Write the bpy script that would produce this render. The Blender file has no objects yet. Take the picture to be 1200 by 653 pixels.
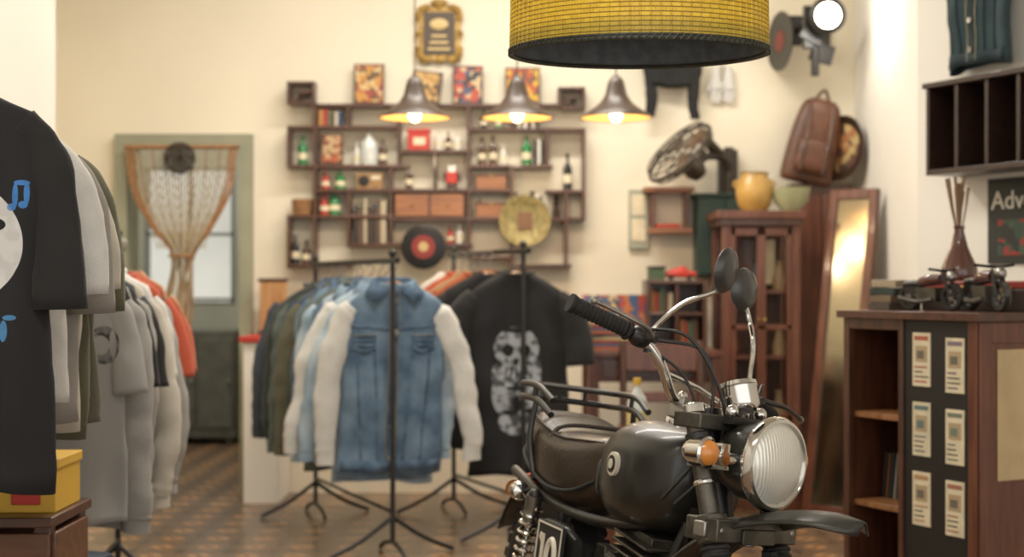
import bpy, math, random
from mathutils import Vector, Matrix, Euler
R=random.Random(7)
sc=bpy.context.scene
# ------------------------------------------------------------------ materials
def lin(c):
    return tuple((x/255/12.92 if x/255<=.04045 else ((x/255+.055)/1.055)**2.4) for x in c)+(1,)
MC={}
def base(name):
    m=bpy.data.materials.new(name); m.use_nodes=True
    nt=m.node_tree; return m,nt,nt.nodes['Principled BSDF']
def mat(name,col,rough=.5,metal=0,var=.0,scale=12,bump=0,bs=None,coat=0,emit=None,es=0,col2=None,stretch=(1,1,1),trans=0,sheen=0,ior=None,detail=4):
    if name in MC: return MC[name]
    m,nt,p=base(name)
    c=lin(col); p.inputs['Base Color'].default_value=c
    p.inputs['Roughness'].default_value=rough; p.inputs['Metallic'].default_value=metal
    p.inputs['Coat Weight'].default_value=coat; p.inputs['Coat Roughness'].default_value=.08
    if trans: p.inputs['Transmission Weight'].default_value=trans
    if sheen: p.inputs['Sheen Weight'].default_value=sheen
    if ior: p.inputs['IOR'].default_value=ior
    if emit: p.inputs['Emission Color'].default_value=lin(emit); p.inputs['Emission Strength'].default_value=es
    if var or bump or col2:
        tc=nt.nodes.new('ShaderNodeTexCoord'); mp=nt.nodes.new('ShaderNodeMapping'); mp.inputs['Scale'].default_value=stretch
        nt.links.new(tc.outputs['Object'],mp.inputs[0])
    if var or col2:
        n=nt.nodes.new('ShaderNodeTexNoise'); n.inputs['Scale'].default_value=scale; n.inputs['Detail'].default_value=detail
        nt.links.new(mp.outputs[0],n.inputs['Vector'])
        r=nt.nodes.new('ShaderNodeValToRGB'); r.color_ramp.elements[0].position=.35; r.color_ramp.elements[1].position=.65
        a=tuple(x*(1-var) for x in c[:3])+(1,); b=lin(col2) if col2 else tuple(min(1,x*(1+var)) for x in c[:3])+(1,)
        r.color_ramp.elements[0].color=a; r.color_ramp.elements[1].color=b
        nt.links.new(n.outputs['Fac'],r.inputs[0]); nt.links.new(r.outputs[0],p.inputs['Base Color'])
    if bump:
        n2=nt.nodes.new('ShaderNodeTexNoise'); n2.inputs['Scale'].default_value=bs or scale*4
        nt.links.new(mp.outputs[0],n2.inputs['Vector'])
        b=nt.nodes.new('ShaderNodeBump'); b.inputs['Strength'].default_value=bump; b.inputs['Distance'].default_value=.01
        nt.links.new(n2.outputs['Fac'],b.inputs['Height']); nt.links.new(b.outputs[0],p.inputs['Normal'])
    MC[name]=m; return m
def wood(name,c1,c2,rough=.4,axis='z',coat=.2):
    st={'z':(14,14,1.5),'x':(1.5,14,14),'y':(14,1.5,14)}[axis]
    return mat(name,c1,rough,col2=c2,scale=3,stretch=st,coat=coat,bump=.05,bs=6)
def poster(name,cols,sc_=14):
    if name in MC: return MC[name]
    m,nt,p=base(name); p.inputs['Roughness'].default_value=.6
    tc=nt.nodes.new('ShaderNodeTexCoord'); v=nt.nodes.new('ShaderNodeTexVoronoi'); v.inputs['Scale'].default_value=sc_; v.distance='CHEBYCHEV'
    nt.links.new(tc.outputs['Object'],v.inputs['Vector'])
    s=nt.nodes.new('ShaderNodeSeparateColor'); nt.links.new(v.outputs['Color'],s.inputs[0])
    r=nt.nodes.new('ShaderNodeValToRGB'); r.color_ramp.interpolation='CONSTANT'
    while len(r.color_ramp.elements)<len(cols): r.color_ramp.elements.new(.5)
    for i,c in enumerate(cols):
        r.color_ramp.elements[i].position=i/len(cols); r.color_ramp.elements[i].color=lin(c)
    nt.links.new(s.outputs[0],r.inputs[0]); nt.links.new(r.outputs[0],p.inputs['Base Color'])
    MC[name]=m; return m
def print_mat(name,col,prints,rough=.9,distress=.5):
    m,nt,p=base(name); p.inputs['Roughness'].default_value=rough
    N=nt.nodes.new; Lk=nt.links.new
    tc=N('ShaderNodeTexCoord'); sp=N('ShaderNodeSeparateXYZ'); Lk(tc.outputs['Object'],sp.inputs[0])
    lt=N('ShaderNodeMath'); lt.operation='LESS_THAN'; lt.inputs[1].default_value=0; Lk(sp.outputs[1],lt.inputs[0])
    nz=N('ShaderNodeTexNoise'); nz.inputs['Scale'].default_value=28; Lk(tc.outputs['Object'],nz.inputs['Vector'])
    nr=N('ShaderNodeMapRange'); nr.inputs[1].default_value=.42; nr.inputs[2].default_value=.55; nr.inputs[3].default_value=1-distress; nr.inputs[4].default_value=1
    Lk(nz.outputs['Fac'],nr.inputs[0])
    def ell(e):
        s=N('ShaderNodeVectorMath'); s.operation='SUBTRACT'; s.inputs[1].default_value=(e[0],0,e[1]); Lk(tc.outputs['Object'],s.inputs[0])
        t=N('ShaderNodeVectorMath'); t.operation='MULTIPLY'; t.inputs[1].default_value=(1/e[2],0,1/e[3]); Lk(s.outputs[0],t.inputs[0])
        l=N('ShaderNodeVectorMath'); l.operation='LENGTH'; Lk(t.outputs[0],l.inputs[0])
        q=N('ShaderNodeMath'); q.operation='LESS_THAN'; q.inputs[1].default_value=1; Lk(l.outputs['Value'],q.inputs[0]); return q.outputs[0]
    def comb(op,a,b):
        q=N('ShaderNodeMath'); q.operation=op; Lk(a,q.inputs[0]); Lk(b,q.inputs[1]); return q.outputs[0]
    rgb=N('ShaderNodeRGB'); rgb.outputs[0].default_value=lin(col); prev=rgb.outputs[0]
    for c,adds,subs in prints:
        a=ell(adds[0])
        for e in adds[1:]: a=comb('MAXIMUM',a,ell(e))
        for e in subs: a=comb('SUBTRACT',a,comb('MULTIPLY',a,ell(e)))
        a=comb('MULTIPLY',comb('MULTIPLY',a,lt.outputs[0]),nr.outputs[0])
        mx=N('ShaderNodeMix'); mx.data_type='RGBA'; mx.inputs[7].default_value=lin(c)
        Lk(a,mx.inputs[0]); Lk(prev,mx.inputs[6]); prev=mx.outputs[2]
    Lk(prev,p.inputs['Base Color']); return m
# ------------------------------------------------------------------ mesh builder
def frame(axis):
    z=Vector(axis).normalized(); x=Vector((1,0,0)) if abs(z.x)<.8 else Vector((0,1,0))
    y=z.cross(x).normalized(); x=y.cross(z); return x,y,z
def catmull(P,n=6):
    P=[Vector(p) for p in P]
    if len(P)<3: return P
    Q=[2*P[0]-P[1]]+P+[2*P[-1]-P[-2]]; out=[]
    for i in range(1,len(Q)-2):
        a,b,c,d=Q[i-1:i+3]
        for k in range(n):
            t=k/n; out.append(.5*((2*b)+(c-a)*t+(2*a-5*b+4*c-d)*t*t+(3*b-a-3*c+d)*t**3))
    out.append(P[-1]); return out
class B:
    def __init__(s,name): s.n=name; s.v=[]; s.f=[]; s.mi=[]; s.mats=[]; s.M=Matrix()
    def idx(s,m):
        if m not in s.mats: s.mats.append(m)
        return s.mats.index(m)
    def add(s,vs,fs,m):
        b=len(s.v); k=s.idx(m)
        s.v+=[tuple(s.M@Vector(v)) for v in vs]
        s.f+=[tuple(b+i for i in f) for f in fs]; s.mi+=[k]*len(fs)
    def box(s,c,d,m,rot=None):
        x,y,z=[q/2 for q in d]; vs=[Vector((a*x,b*y,e*z)) for a in(-1,1) for b in(-1,1) for e in(-1,1)]
        if rot: E=Euler(rot).to_matrix(); vs=[E@v for v in vs]
        vs=[v+Vector(c) for v in vs]
        s.add(vs,[(0,1,3,2),(4,6,7,5),(0,4,5,1),(2,3,7,6),(0,2,6,4),(1,5,7,3)],m)
    def bb(s,x0,x1,y0,y1,z0,z1,m): s.box(((x0+x1)/2,(y0+y1)/2,(z0+z1)/2),(abs(x1-x0),abs(y1-y0),abs(z1-z0)),m)
    def rings(s,RR,m,cap=True,close=True):
        n=len(RR[0]); vs=[p for r in RR for p in r]; fs=[]
        for i in range(len(RR)-1):
            for j in range(n if close else n-1):
                k=(j+1)%n; fs.append((i*n+j,i*n+k,(i+1)*n+k,(i+1)*n+j))
        if cap: fs.append(tuple(range(n))[::-1]); fs.append(tuple((len(RR)-1)*n+j for j in range(n)))
        s.add(vs,fs,m)
    def tube(s,P,r,m,seg=8,sm=0,cap=True,closed=False,flat=1):
        P=[Vector(p) for p in P]
        if sm:
            if isinstance(r,(list,tuple)):
                RP=catmull([(q,0,0) for q in r],sm); r=[q.x for q in RP]
            P=catmull(P,sm)
        if not isinstance(r,(list,tuple)): r=[r]*len(P)
        RR=[]; px=None
        for i,p in enumerate(P):
            if closed: t=P[(i+1)%len(P)]-P[i-1]
            else: t=P[min(i+1,len(P)-1)]-P[max(i-1,0)]
            if t.length<1e-9: t=Vector((0,0,1))
            t.normalize()
            if px is None: x,y,_=frame(t)
            else:
                x=(px-t*px.dot(t)).normalized(); y=t.cross(x)
            px=x
            RR.append([p+x*math.cos(a)*r[i]+y*math.sin(a)*r[i]*flat for a in [2*math.pi*j/seg for j in range(seg)]])
        if closed: RR.append(RR[0])
        s.rings(RR,m,cap and not closed)
    def cyl(s,a,b,r0,m,r1=None,seg=16,cap=True):
        s.tube([a,b],[r0,r0 if r1 is None else r1],m,seg,cap=cap)
    def lathe(s,prof,m,c=(0,0,0),axis=(0,0,1),seg=28,cap=False,sy=1):
        x,y,z=frame(axis); c=Vector(c)
        s.rings([[c+z*h+x*math.cos(a)*max(r,1e-4)+y*math.sin(a)*max(r,1e-4)*sy for a in [2*math.pi*j/seg for j in range(seg)]] for r,h in prof],m,cap)
    def torus(s,c,axis,Rr,r,m,seg=32,s2=8,sy=1):
        x,y,z=frame(axis); c=Vector(c)
        s.tube([c+x*Rr*math.cos(2*math.pi*i/seg)+y*Rr*sy*math.sin(2*math.pi*i/seg) for i in range(seg)],r,m,s2,closed=True)
    def ball(s,c,r,m,seg=16,rot=None):
        if not isinstance(r,(tuple,list)): r=(r,r,r)
        E=Euler(rot).to_matrix() if rot else Matrix.Identity(3)
        RR=[]
        for i in range(seg//2+1):
            t=math.pi*i/(seg//2); q=max(math.sin(t),1e-3)
            RR.append([Vector(c)+E@Vector((r[0]*q*math.cos(a),r[1]*q*math.sin(a),r[2]*math.cos(t))) for a in [2*math.pi*j/seg for j in range(seg)]])
        s.rings(RR,m,False)
    def loft(s,secs,m,seg=28,sm=5,cap=True):
        A=catmull([q[:3] for q in secs],sm); C=catmull([q[3:6] for q in secs],sm); D=catmull([(q[6],0,0) for q in secs],sm)
        RR=[]
        for a,c,d in zip(A,C,D):
            ring=[]; e=2/max(d.x,1)
            for j in range(seg):
                t=2*math.pi*j/seg; ct,st=math.cos(t),math.sin(t)
                y=c.x*math.copysign(abs(ct)**e,ct); z=math.copysign(abs(st)**e,st)*(c.y if st>0 else c.z)
                ring.append(Vector((a.x,a.y+y,a.z+z)))
            RR.append(ring)
        s.rings(RR,m,cap)
    def done(s,bevel=0,parent=None,loc=None,rot=None,smooth=.7,solid=0,sub=0,disp=0,dscale=.12):
        me=bpy.data.meshes.new(s.n); me.from_pydata(s.v,[],s.f)
        for m in s.mats: me.materials.append(m)
        me.polygons.foreach_set('material_index',s.mi); me.polygons.foreach_set('use_smooth',[True]*len(s.f))
        me.update(); me.set_sharp_from_angle(angle=smooth)
        o=bpy.data.objects.new(s.n,me); sc.collection.objects.link(o)
        if sub: q=o.modifiers.new('Subsurf','SUBSURF'); q.levels=sub; q.render_levels=sub
        if disp:
            tx=bpy.data.textures.new(s.n,'CLOUDS'); tx.noise_scale=dscale; tx.noise_depth=2
            q=o.modifiers.new('Folds','DISPLACE'); q.texture=tx; q.strength=disp; q.mid_level=.5; q.texture_coords='GLOBAL'
        if solid: q=o.modifiers.new('Solidify','SOLIDIFY'); q.thickness=solid; q.offset=0
        if bevel: q=o.modifiers.new('Bevel','BEVEL'); q.width=bevel; q.segments=2; q.limit_method='ANGLE'; q.angle_limit=.7
        if loc is not None: o.location=loc
        if rot is not None: o.rotation_euler=rot
        if parent: o.parent=parent
        return o
def empty(name,loc=(0,0,0)):
    e=bpy.data.objects.new(name,None); e.empty_display_size=.1; sc.collection.objects.link(e); e.location=loc; return e
# ------------------------------------------------------------------ common materials
wallM=mat('cream_plaster',(233,222,198),.85,var=.03,scale=1.5,bump=.06,bs=40)
wallM2=mat('white_plaster',(231,226,214),.85,var=.03,scale=1.5,bump=.06,bs=40)
black=mat('black_metal',(24,22,20),.4)
blackM=mat('matte_black',(24,22,20),.7)
chrome=mat('chrome',(215,213,208),.12,1)
steel=mat('brushed_steel',(150,147,140),.35,1,var=.2,scale=30)
alu=mat('cast_aluminium',(92,88,80),.45,.9,var=.3,scale=25)
dwood=wood('dark_wood',(60,35,24),(84,49,32))
dwoodx=wood('dark_wood_x',(60,35,24),(84,49,32),axis='x')
rwood=wood('red_wood',(82,42,28),(108,60,38))
lwood=wood('light_wood',(160,112,66),(190,142,92))
red=mat('red_paint',(184,44,30),.5); white=mat('white_paint',(232,228,218),.6)
cream=mat('cream_paper',(220,206,172),.8,var=.1,scale=20)
gold=mat('old_gold',(160,126,62),.45,.4,var=.4,scale=30,bump=.3)
# ------------------------------------------------------------------ room shell
def floor_mat():
    m,nt,p=base('patterned_cement_tile'); N=nt.nodes.new; Lk=nt.links.new
    tc=N('ShaderNodeTexCoord')
    def mix(f,a,b,bl='MIX'):
        x=N('ShaderNodeMix'); x.data_type='RGBA'; x.blend_type=bl
        for i,v in ((0,f),(6,a),(7,b)):
            if isinstance(v,(tuple,float,int)): x.inputs[i].default_value=v
            else: Lk(v,x.inputs[i])
        return x.outputs[2]
    def fr(s,o=0):
        mp=N('ShaderNodeMapping'); mp.inputs['Scale'].default_value=(s,s,s); mp.inputs['Location'].default_value=(o,o,0); Lk(tc.outputs['Object'],mp.inputs[0])
        sp=N('ShaderNodeVectorMath'); sp.operation='FRACTION'; Lk(mp.outputs[0],sp.inputs[0])
        sb=N('ShaderNodeVectorMath'); sb.operation='SUBTRACT'; sb.inputs[1].default_value=(.5,.5,0); Lk(sp.outputs[0],sb.inputs[0])
        ab=N('ShaderNodeVectorMath'); ab.operation='ABSOLUTE'; Lk(sb.outputs[0],ab.inputs[0])
        q=N('ShaderNodeSeparateXYZ'); Lk(ab.outputs[0],q.inputs[0]); return q
    def mth(op,a,b):
        x=N('ShaderNodeMath'); x.operation=op
        for i,v in enumerate((a,b)):
            if isinstance(v,(float,int)): x.inputs[i].default_value=v
            else: Lk(v,x.inputs[i])
        return x.outputs[0]
    q=fr(5.0); dia=mth('LESS_THAN',mth('ADD',q.outputs[0],q.outputs[1]),.27); dia2=mth('LESS_THAN',mth('ADD',q.outputs[0],q.outputs[1]),.13)
    q2=fr(5.0,.5); cor=mth('LESS_THAN',mth('ADD',q2.outputs[0],q2.outputs[1]),.2)
    edge=mth('GREATER_THAN',mth('MAXIMUM',q.outputs[0],q.outputs[1]),.488)
    nz=N('ShaderNodeTexNoise'); nz.inputs['Scale'].default_value=1.3; Lk(tc.outputs['Object'],nz.inputs['Vector'])
    bs=mix(nz.outputs['Fac'],lin((88,70,55)),lin((122,94,70)))
    c=mix(dia,bs,lin((168,126,84))); c=mix(dia2,c,lin((74,48,38))); c=mix(cor,c,lin((62,54,48))); c=mix(edge,c,lin((50,42,36)))
    Lk(c,p.inputs['Base Color']); p.inputs['Roughness'].default_value=.27; return m
b=B('floor'); b.bb(-3.4,5.6,-2.5,10.7,-.1,0,floor_mat()); b.done()
b=B('ceiling'); b.bb(-3.4,5.0,-1.8,10.7,3.3,3.4,wallM2); b.done()
b=B('wall_back'); b.bb(-2.45,-2.125,7.7,7.85,0,3.3,wallM); b.bb(-2.125,-1.41,7.7,7.85,1.93,3.3,wallM); b.bb(-1.41,1.85,7.7,7.85,0,3.3,wallM); b.done()
b=B('wall_left'); b.bb(-1.9,-1.75,-1.8,5.45,0,3.3,wallM2); b.bb(-2.6,-1.9,5.3,5.45,0,3.3,wallM2); b.bb(-2.6,-2.45,5.45,7.85,0,3.3,wallM); b.done()
e_=Vector((.461,-.887,0)); n_=Vector((.887,.461,0)); CM=Matrix.Identity(4)
for k in range(3): CM[k][0]=e_[k]; CM[k][1]=n_[k]
CM[0][3],CM[1][3]=1.10,4.70
b=B('wall_right'); b.bb(1.85,2.0,5.5,7.85,0,3.3,wallM2); b.M=CM; b.bb(-.553,6.6,.84,.99,0,3.3,wallM2); b.M=Matrix(); b.done()
b=B('trim_pilaster'); b.bb(1.79,1.85,6.2,6.45,0,3.3,wallM2); b.done()
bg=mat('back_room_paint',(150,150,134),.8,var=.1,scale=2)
b=B('wall_back_room')
b.bb(-3.4,-3.3,7.85,10.6,0,3.3,bg); b.bb(-.7,-.6,7.85,10.6,0,3.3,bg)
b.bb(-3.3,-2.7,10.5,10.6,0,3.3,bg); b.bb(-2.05,-.7,10.5,10.6,0,3.3,bg); b.bb(-2.7,-2.05,10.5,10.6,0,1.0,bg); b.bb(-2.7,-2.05,10.5,10.6,2.0,3.3,bg)
b.done()
b=B('wall_window_dimmer'); b.bb(-6,2,12.6,12.7,-.1,3.4,mat('window_dimmer_render',(206,206,198),.9,var=.1,scale=1)); b.done()  # added wall outside, dims the bright view through the back room window
gf=mat('sage_door_paint',(146,146,122),.5,var=.08,scale=5)
b=B('door_frame')
b.bb(-2.137,-2.07,7.64,7.88,0,1.937,gf); b.bb(-1.465,-1.398,7.64,7.88,0,1.937,gf); b.bb(-2.07,-1.465,7.64,7.88,1.875,1.937,gf); b.done()
b=B('window_1'); wg=mat('grey_window_paint',(110,112,106),.5)
for x in (-2.69,-2.375,-2.06): b.bb(x-.012,x+.012,10.48,10.54,1.0,2.0,wg)
for z in (1.02,1.5,1.98): b.bb(-2.7,-2.05,10.48,10.54,z-.012,z+.012,wg)
b.done()
b=B('storage_cabinet'); cdk=mat('olive_cabinet_paint',(74,72,60),.6,var=.2)
b.bb(-2.75,-1.95,10.0,10.4,.05,.80,cdk)
for i in range(3): b.bb(-2.73+i*.262,-2.49+i*.262,9.98,10.0,.12,.75,cdk); b.ball((-2.51+i*.262,9.97,.45),.012,steel)
for x in(-2.7,-2.0): b.bb(x-.02,x+.02,10.05,10.09,0,.05,cdk)
b.done(.005)
rope=mat('jute_rope',(150,108,70),.9,var=.25,scale=60); rope2=mat('net_cord',(170,158,128),.9)
b=B('macrame_curtain')
b.cyl((-2.07,7.6,1.862),(-1.465,7.6,1.862),.012,rope)
n=34
for i in range(n):
    t=i/(n-1); x0=-2.065+t*.595; g=-1.76+(t-.5)*.11
    mid=(x0*.84+g*.16,7.6,1.62)
    o=i<3 or i>30
    b.tube([(x0,7.6,1.862),mid,(x0*.40+g*.60,7.6,1.42),(g,7.6+.02*math.sin(i),1.28),(g-.02+R.uniform(-.03,.03),7.6,1.0),(-1.80+(t-.5)*.09,7.6,.7),(-1.82+(t-.5)*.12+R.uniform(-.015,.015),7.6,.32+R.uniform(0,.08))],.0068 if o else .0036,rope if (o or i%4==0) else rope2,5,sm=4)
for k in range(10):
    z=1.83-k*.052; w=.29-.017*k
    for q in range(12):
        xa=-1.77-w+2*w*q/12; xb=-1.77-w+2*w*(q+1)/12
        b.tube([(xa,7.602,z),((xa+xb)/2,7.602,z-.045),(xb,7.602,z)],.003,rope2,4,sm=3)
b.torus((-1.77,7.6,1.28),(0,0,1),.058,.010,rope,20,6)
b.done()
b=B('woven_sun_ornament'); bk=mat('dark_rattan',(46,36,28),.8)
c=Vector((-1.77,7.57,1.8))
for r in (.02,.04,.06,.078): b.torus(c,(0,1,0),r,.007,bk,24,6)
for i in range(20):
    a=2*math.pi*i/20; d=Vector((math.cos(a),0,math.sin(a))); b.cyl(c,c+d*.088,.003,bk,seg=5)
b.cyl((c.x,7.57,1.855),(c.x,7.6,1.86),.004,bk,seg=6)
b.done()
b=B('white_plinth'); b.bb(-1.38,-1.20,7.3,7.68,0,.83,wallM2); b.bb(-1.40,-1.18,7.28,7.68,.83,.86,red); b.done(.004)
b=B('cork_board'); b.bb(-1.34,-1.2,7.56,7.6,.86,1.16,lwood); b.bb(-1.35,-1.19,7.555,7.565,.86,.885,dwood); b.bb(-1.35,-1.19,7.555,7.565,1.14,1.16,dwood); b.done(.003)
# ------------------------------------------------------------------ lattice shelf (local cm)
ox,oz=-1.192,1.212
b=B('lattice_curio_shelf')
def LH(u0,u1,v,m=dwoodx,t=1.9): b.bb(ox+u0/100-.0095,ox+u1/100+.0095,7.58,7.69,oz+v/100-t/200,oz+v/100+t/200,m)
def LV(u,v0,v1,t=1.9): b.bb(ox+u/100-t/200,ox+u/100+t/200,7.582,7.69,oz+v0/100,oz+v1/100,dwood)
LH(0,13,99); LH(0,13,88.5); LV(0,88.5,99); LV(13,87,99); LH(5,10,94); LV(5,90,94)
LH(144.6,157.5,96); LH(147,157.5,85.5); LV(157.5,85.5,96); LV(144.6,87,96); LH(149,153,91); LV(149,87,91)
LH(13,145,87)
LH(0,59,75.3); LV(0,54.5,75.3); LH(0,61.5,54.5); LV(14,0,87); LV(59,54.5,87); LV(32,75,87)
LH(59,97,62.4); LV(96,12,87); LV(78,41.6,62.4)
LH(97,157.5,74); LV(157.5,26,74); LH(97,140,54.5); LV(138,54.5,74); LV(119,74,87)
LH(14,119,41.6); LV(119,26,54.5); LV(32,12.5,41.6)
LH(0,55,27.7); LV(0,0,27.7); LV(54.5,12.5,54.5); LH(54,157.5,26.3); LH(0,33,1.4); LH(32,97,12.5); LH(96,120,6); LV(119,0,26); LH(119,150,1.4); LV(148,0,41); LV(96,6,13); LH(138,157.5,41)
b.done(.003)
Yd=7.635
def bottle(name,u,v,col,h=.14,r=.024):
    b=B(name); m=mat('glassy_%s'%str(col),col,.15)
    b.lathe([(0,0),(r,0),(r,h*.55),(r*.8,h*.66),(r*.35,h*.76),(r*.33,h*.95),(r*.42,h*.95),(r*.42,h),(0,h)],m,(ox+u/100,Yd,oz+v/100+.0095),seg=18)
    b.lathe([(r*1.02,h*.2),(r*1.02,h*.42)],cream,(ox+u/100,Yd,oz+v/100+.0095),seg=18); b.done()
G=(34,116,60); BR=(72,44,28); BK=(30,28,28); WH=(206,200,188); RD=(164,40,30)
for nm,u,v,c,h,r in [('green_bottle',7,54.5,G,.155,.026),('green_bottle',24,27.7,G,.13,.032),('green_bottle',127,54.5,G,.16,.028),('green_bottle',27,41.6,G,.10,.03),('brown_bottle',103,54.5,BR,.15,.022),('brown_bottle',109,54.5,BR,.16,.022),('white_bottle',114.5,54.5,WH,.11,.02),('black_bottle',149,41,BK,.20,.024),('white_bottle',80,62.4,WH,.11,.022),('white_bottle',90,62.4,WH,.10,.024),('brown_bottle',85,62.4,BR,.10,.018),('red_bottle',19,41.6,RD,.10,.024),('black_bottle',3,1.4,BK,.16,.022),('brown_bottle',9,1.4,BR,.13,.026),('brown_bottle',50,54.5,BR,.14,.022),('green_bottle',40,27.7,G,.09,.018),('red_bottle',18.5,27.7,RD,.12,.026),('brown_bottle',102,26.3,BR,.10,.02),('white_bottle',36,54.5,WH,.12,.02),('brown_bottle',64,41.6,BR,.13,.02),('black_bottle',104,74,BK,.10,.02),('green_bottle',112,74,G,.09,.018),('red_bottle',86,12.5,RD,.09,.02),('white_bottle',91,12.5,WH,.10,.02)]:
    bottle(nm,u,v,c,h,r)
b=B('glass_jug'); m=mat('pale_glass',(196,198,192),.1,coat=.4)
b.lathe([(0,0),(.045,0),(.05,.06),(.045,.12),(.02,.15),(.02,.17),(.026,.175)],m,(ox+.425,Yd,oz+.5545),seg=20); b.done()
bks=[(150,44,36),(34,38,44),(200,188,160),(66,94,66),(170,116,60),(48,68,104),(86,52,38)]
def books(name,x0,z0,n,y=Yd,h=.16,d=.09,w=.02,cols=bks):
    b=B(name); x=x0
    for i in range(n):
        ww=w*R.uniform(.7,1.3); hh=h*R.uniform(.8,1); cc=cols[(i*3+len(name))%len(cols)]; m=mat('book_%s'%str(cc),cc,.6)
        b.bb(x,x+ww,y-d/2,y+d/2,z0,z0+hh,m); b.bb(x+.002,x+ww-.002,y-d/2+.004,y+d/2-.001,z0+hh-.001,z0+hh+.001,cream); x+=ww+.001
    return b.done(.0015)
bkc=[(216,210,196),(34,30,30),(180,168,146),(44,38,34)]
books('shelf_books',ox+1.205,oz+.7495,7,h=.10,w=.018,cols=bkc); books('shelf_books',ox+.16,oz+.7625,6,h=.09,w=.02)
books('novel_row',ox+1.31,oz+.5545,3,h=.16,w=.02,cols=bkc)
books('novel_row',ox+1.205,oz+.2725,7,h=.14,w=.022,cols=bkc)
books('paperback_books',ox+.35,oz+.1345,7,h=.24,w=.023,cols=[(60,44,34),(180,166,140),(86,66,50),(44,38,34)])
b=B('red_tin_box'); b.bb(ox+.635,ox+.75,7.59,7.67,oz+.6335,oz+.73,red); b.bb(ox+.63,ox+.755,7.585,7.675,oz+.73,oz+.745,red); b.bb(ox+.665,ox+.73,7.588,7.59,oz+.66,oz+.70,cream); b.done(.003)
b=B('small_radio'); z=oz+.4255; b.bb(ox+.36,ox+.50,7.60,7.66,z,z+.085,mat('radio_tan',(150,112,72),.5)); b.lathe([(.03,0),(.03,.006),(0,.008)],blackM,(ox+.40,7.60,z+.043),(0,-1,0),18); b.bb(ox+.44,ox+.49,7.596,7.6,z+.05,z+.07,cream); b.cyl((ox+.465,7.6,z+.025),(ox+.465,7.592,z+.025),.01,gold); b.done(.002)
b=B('enamel_mug'); z=oz+.2865; b.lathe([(0,0),(.028,0),(.03,.06),(.027,.06),(.025,.006),(0,.006)],mat('enamel_blue',(60,86,120),.3),(ox+.47,Yd,z),seg=18); b.torus((ox+.505,Yd,z+.03),(0,1,0),.016,.004,mat('enamel_blue',(60,86,120),.3),14,6); b.done()
crate=wood('orange_wood',(128,76,42),(158,100,58),axis='x')
b=B('wooden_drawer_box')
b.bb(ox+.565,ox+.94,7.59,7.68,oz+.2725,oz+.40,dwoodx)
for i in range(2): b.bb(ox+.57+i*.188,ox+.745+i*.188,7.58,7.595,oz+.28,oz+.395,crate); b.ball((ox+.66+i*.188,7.575,oz+.34),.008,gold)
b.done(.002)
b=B('wicker_basket'); b.lathe([(0,0),(.05,0),(.06,.08),(.062,.085),(.055,.085),(.045,.01)],rope,(ox+.07,Yd,oz+.2865),seg=20)
for k in range(5): b.torus((ox+.07,Yd,oz+.297+k*.016),(0,0,1),.052+k*.002,.004,rope,20,5)
b.done()
for za in (.2725,.4255):
    b=B('wooden_cigar_box'); b.bb(ox+1.0,ox+1.16,7.59,7.67,oz+za,oz+za+.07,crate); b.bb(ox+.995,ox+1.165,7.585,7.675,oz+za+.07,oz+za+.082,dwoodx); b.bb(ox+1.07,ox+1.09,7.583,7.59,oz+za+.06,oz+za+.075,gold); b.done(.002)
b=B('carved_figurine'); m=mat('dark_bronze',(60,42,30),.4,.5)
b.lathe([(0,0),(.02,0),(.022,.03),(.014,.06),(.018,.08),(.008,.095)],m,(ox+1.43,Yd,oz+.2725),seg=14); b.ball((ox+1.43,Yd,oz+.2725+.108),.015,m); b.done()
b=B('toy_robot'); z=oz+.4255; b.bb(ox+.84,ox+.9,7.6,7.65,z+.03,z+.09,red); b.bb(ox+.85,ox+.89,7.605,7.645,z+.09,z+.125,white); b.bb(ox+.845,ox+.86,7.61,7.64,z,z+.03,black); b.bb(ox+.88,ox+.895,7.61,7.64,z,z+.03,black)
b.bb(ox+.825,ox+.84,7.61,7.64,z+.04,z+.085,black); b.bb(ox+.90,ox+.915,7.61,7.64,z+.04,z+.085,black); b.done(.003)
pp=[('p1',[(186,130,56),(84,62,38),(150,56,38),(200,170,116)]),('p2',[(170,124,60),(70,52,38),(194,156,92)]),('p3',[(170,64,44),(66,80,104),(200,170,124),(48,46,50)]),('p4',[(206,158,36),(170,70,36),(96,64,36)])]
for (nm,cl),x,w,h in zip(pp,(-.768,-.469,-.238,.057),(.165,.165,.165,.19),(.22,.17,.21,.20)):
    b=B('vintage_print'); b.M=Matrix.Translation((x,7.63,2.095))@Matrix.Rotation(-.12,4,'X')
    if nm=='p2': b.M=b.M@Matrix.Translation((0,0,.012))@Matrix.Rotation(.12,4,'Y')
    b.bb(-w/2,w/2,-.008,.004,0,h,dwood); b.bb(-w/2+.01,w/2-.01,-.011,-.008,.01,h-.01,poster(nm,cl,40)); b.done(.002)
b=B('vintage_print'); b.bb(ox+.17,ox+.29,7.6,7.61,oz+.555,oz+.72,dwood); b.bb(ox+.18,ox+.28,7.597,7.6,oz+.567,oz+.71,poster('p5',[(170,84,50),(110,62,42),(184,150,108)],40)); b.done(.002)
b=B('gilt_picture_frame'); cx,cz=-.393,2.48
for i in range(28):
    a=2*math.pi*i/28; x=math.copysign(abs(math.cos(a))**.35,math.cos(a))*.112; z=math.copysign(abs(math.sin(a))**.35,math.sin(a))*.142
    b.ball((cx+x,7.67,cz+z),.021,gold,8)
b.bb(cx-.115,cx+.115,7.665,7.698,cz-.145,cz+.145,gold); b.bb(cx-.085,cx+.085,7.658,7.665,cz-.115,cz+.115,mat('dark_canvas',(66,50,32),.5))
b.ball((cx,7.67,cz+.165),(.05,.02,.025),gold,10)
gl=mat('gilt_letter',(206,176,114),.5)
b.ball((cx,7.657,cz+.05),(.05,.004,.03),gl,12)
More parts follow.
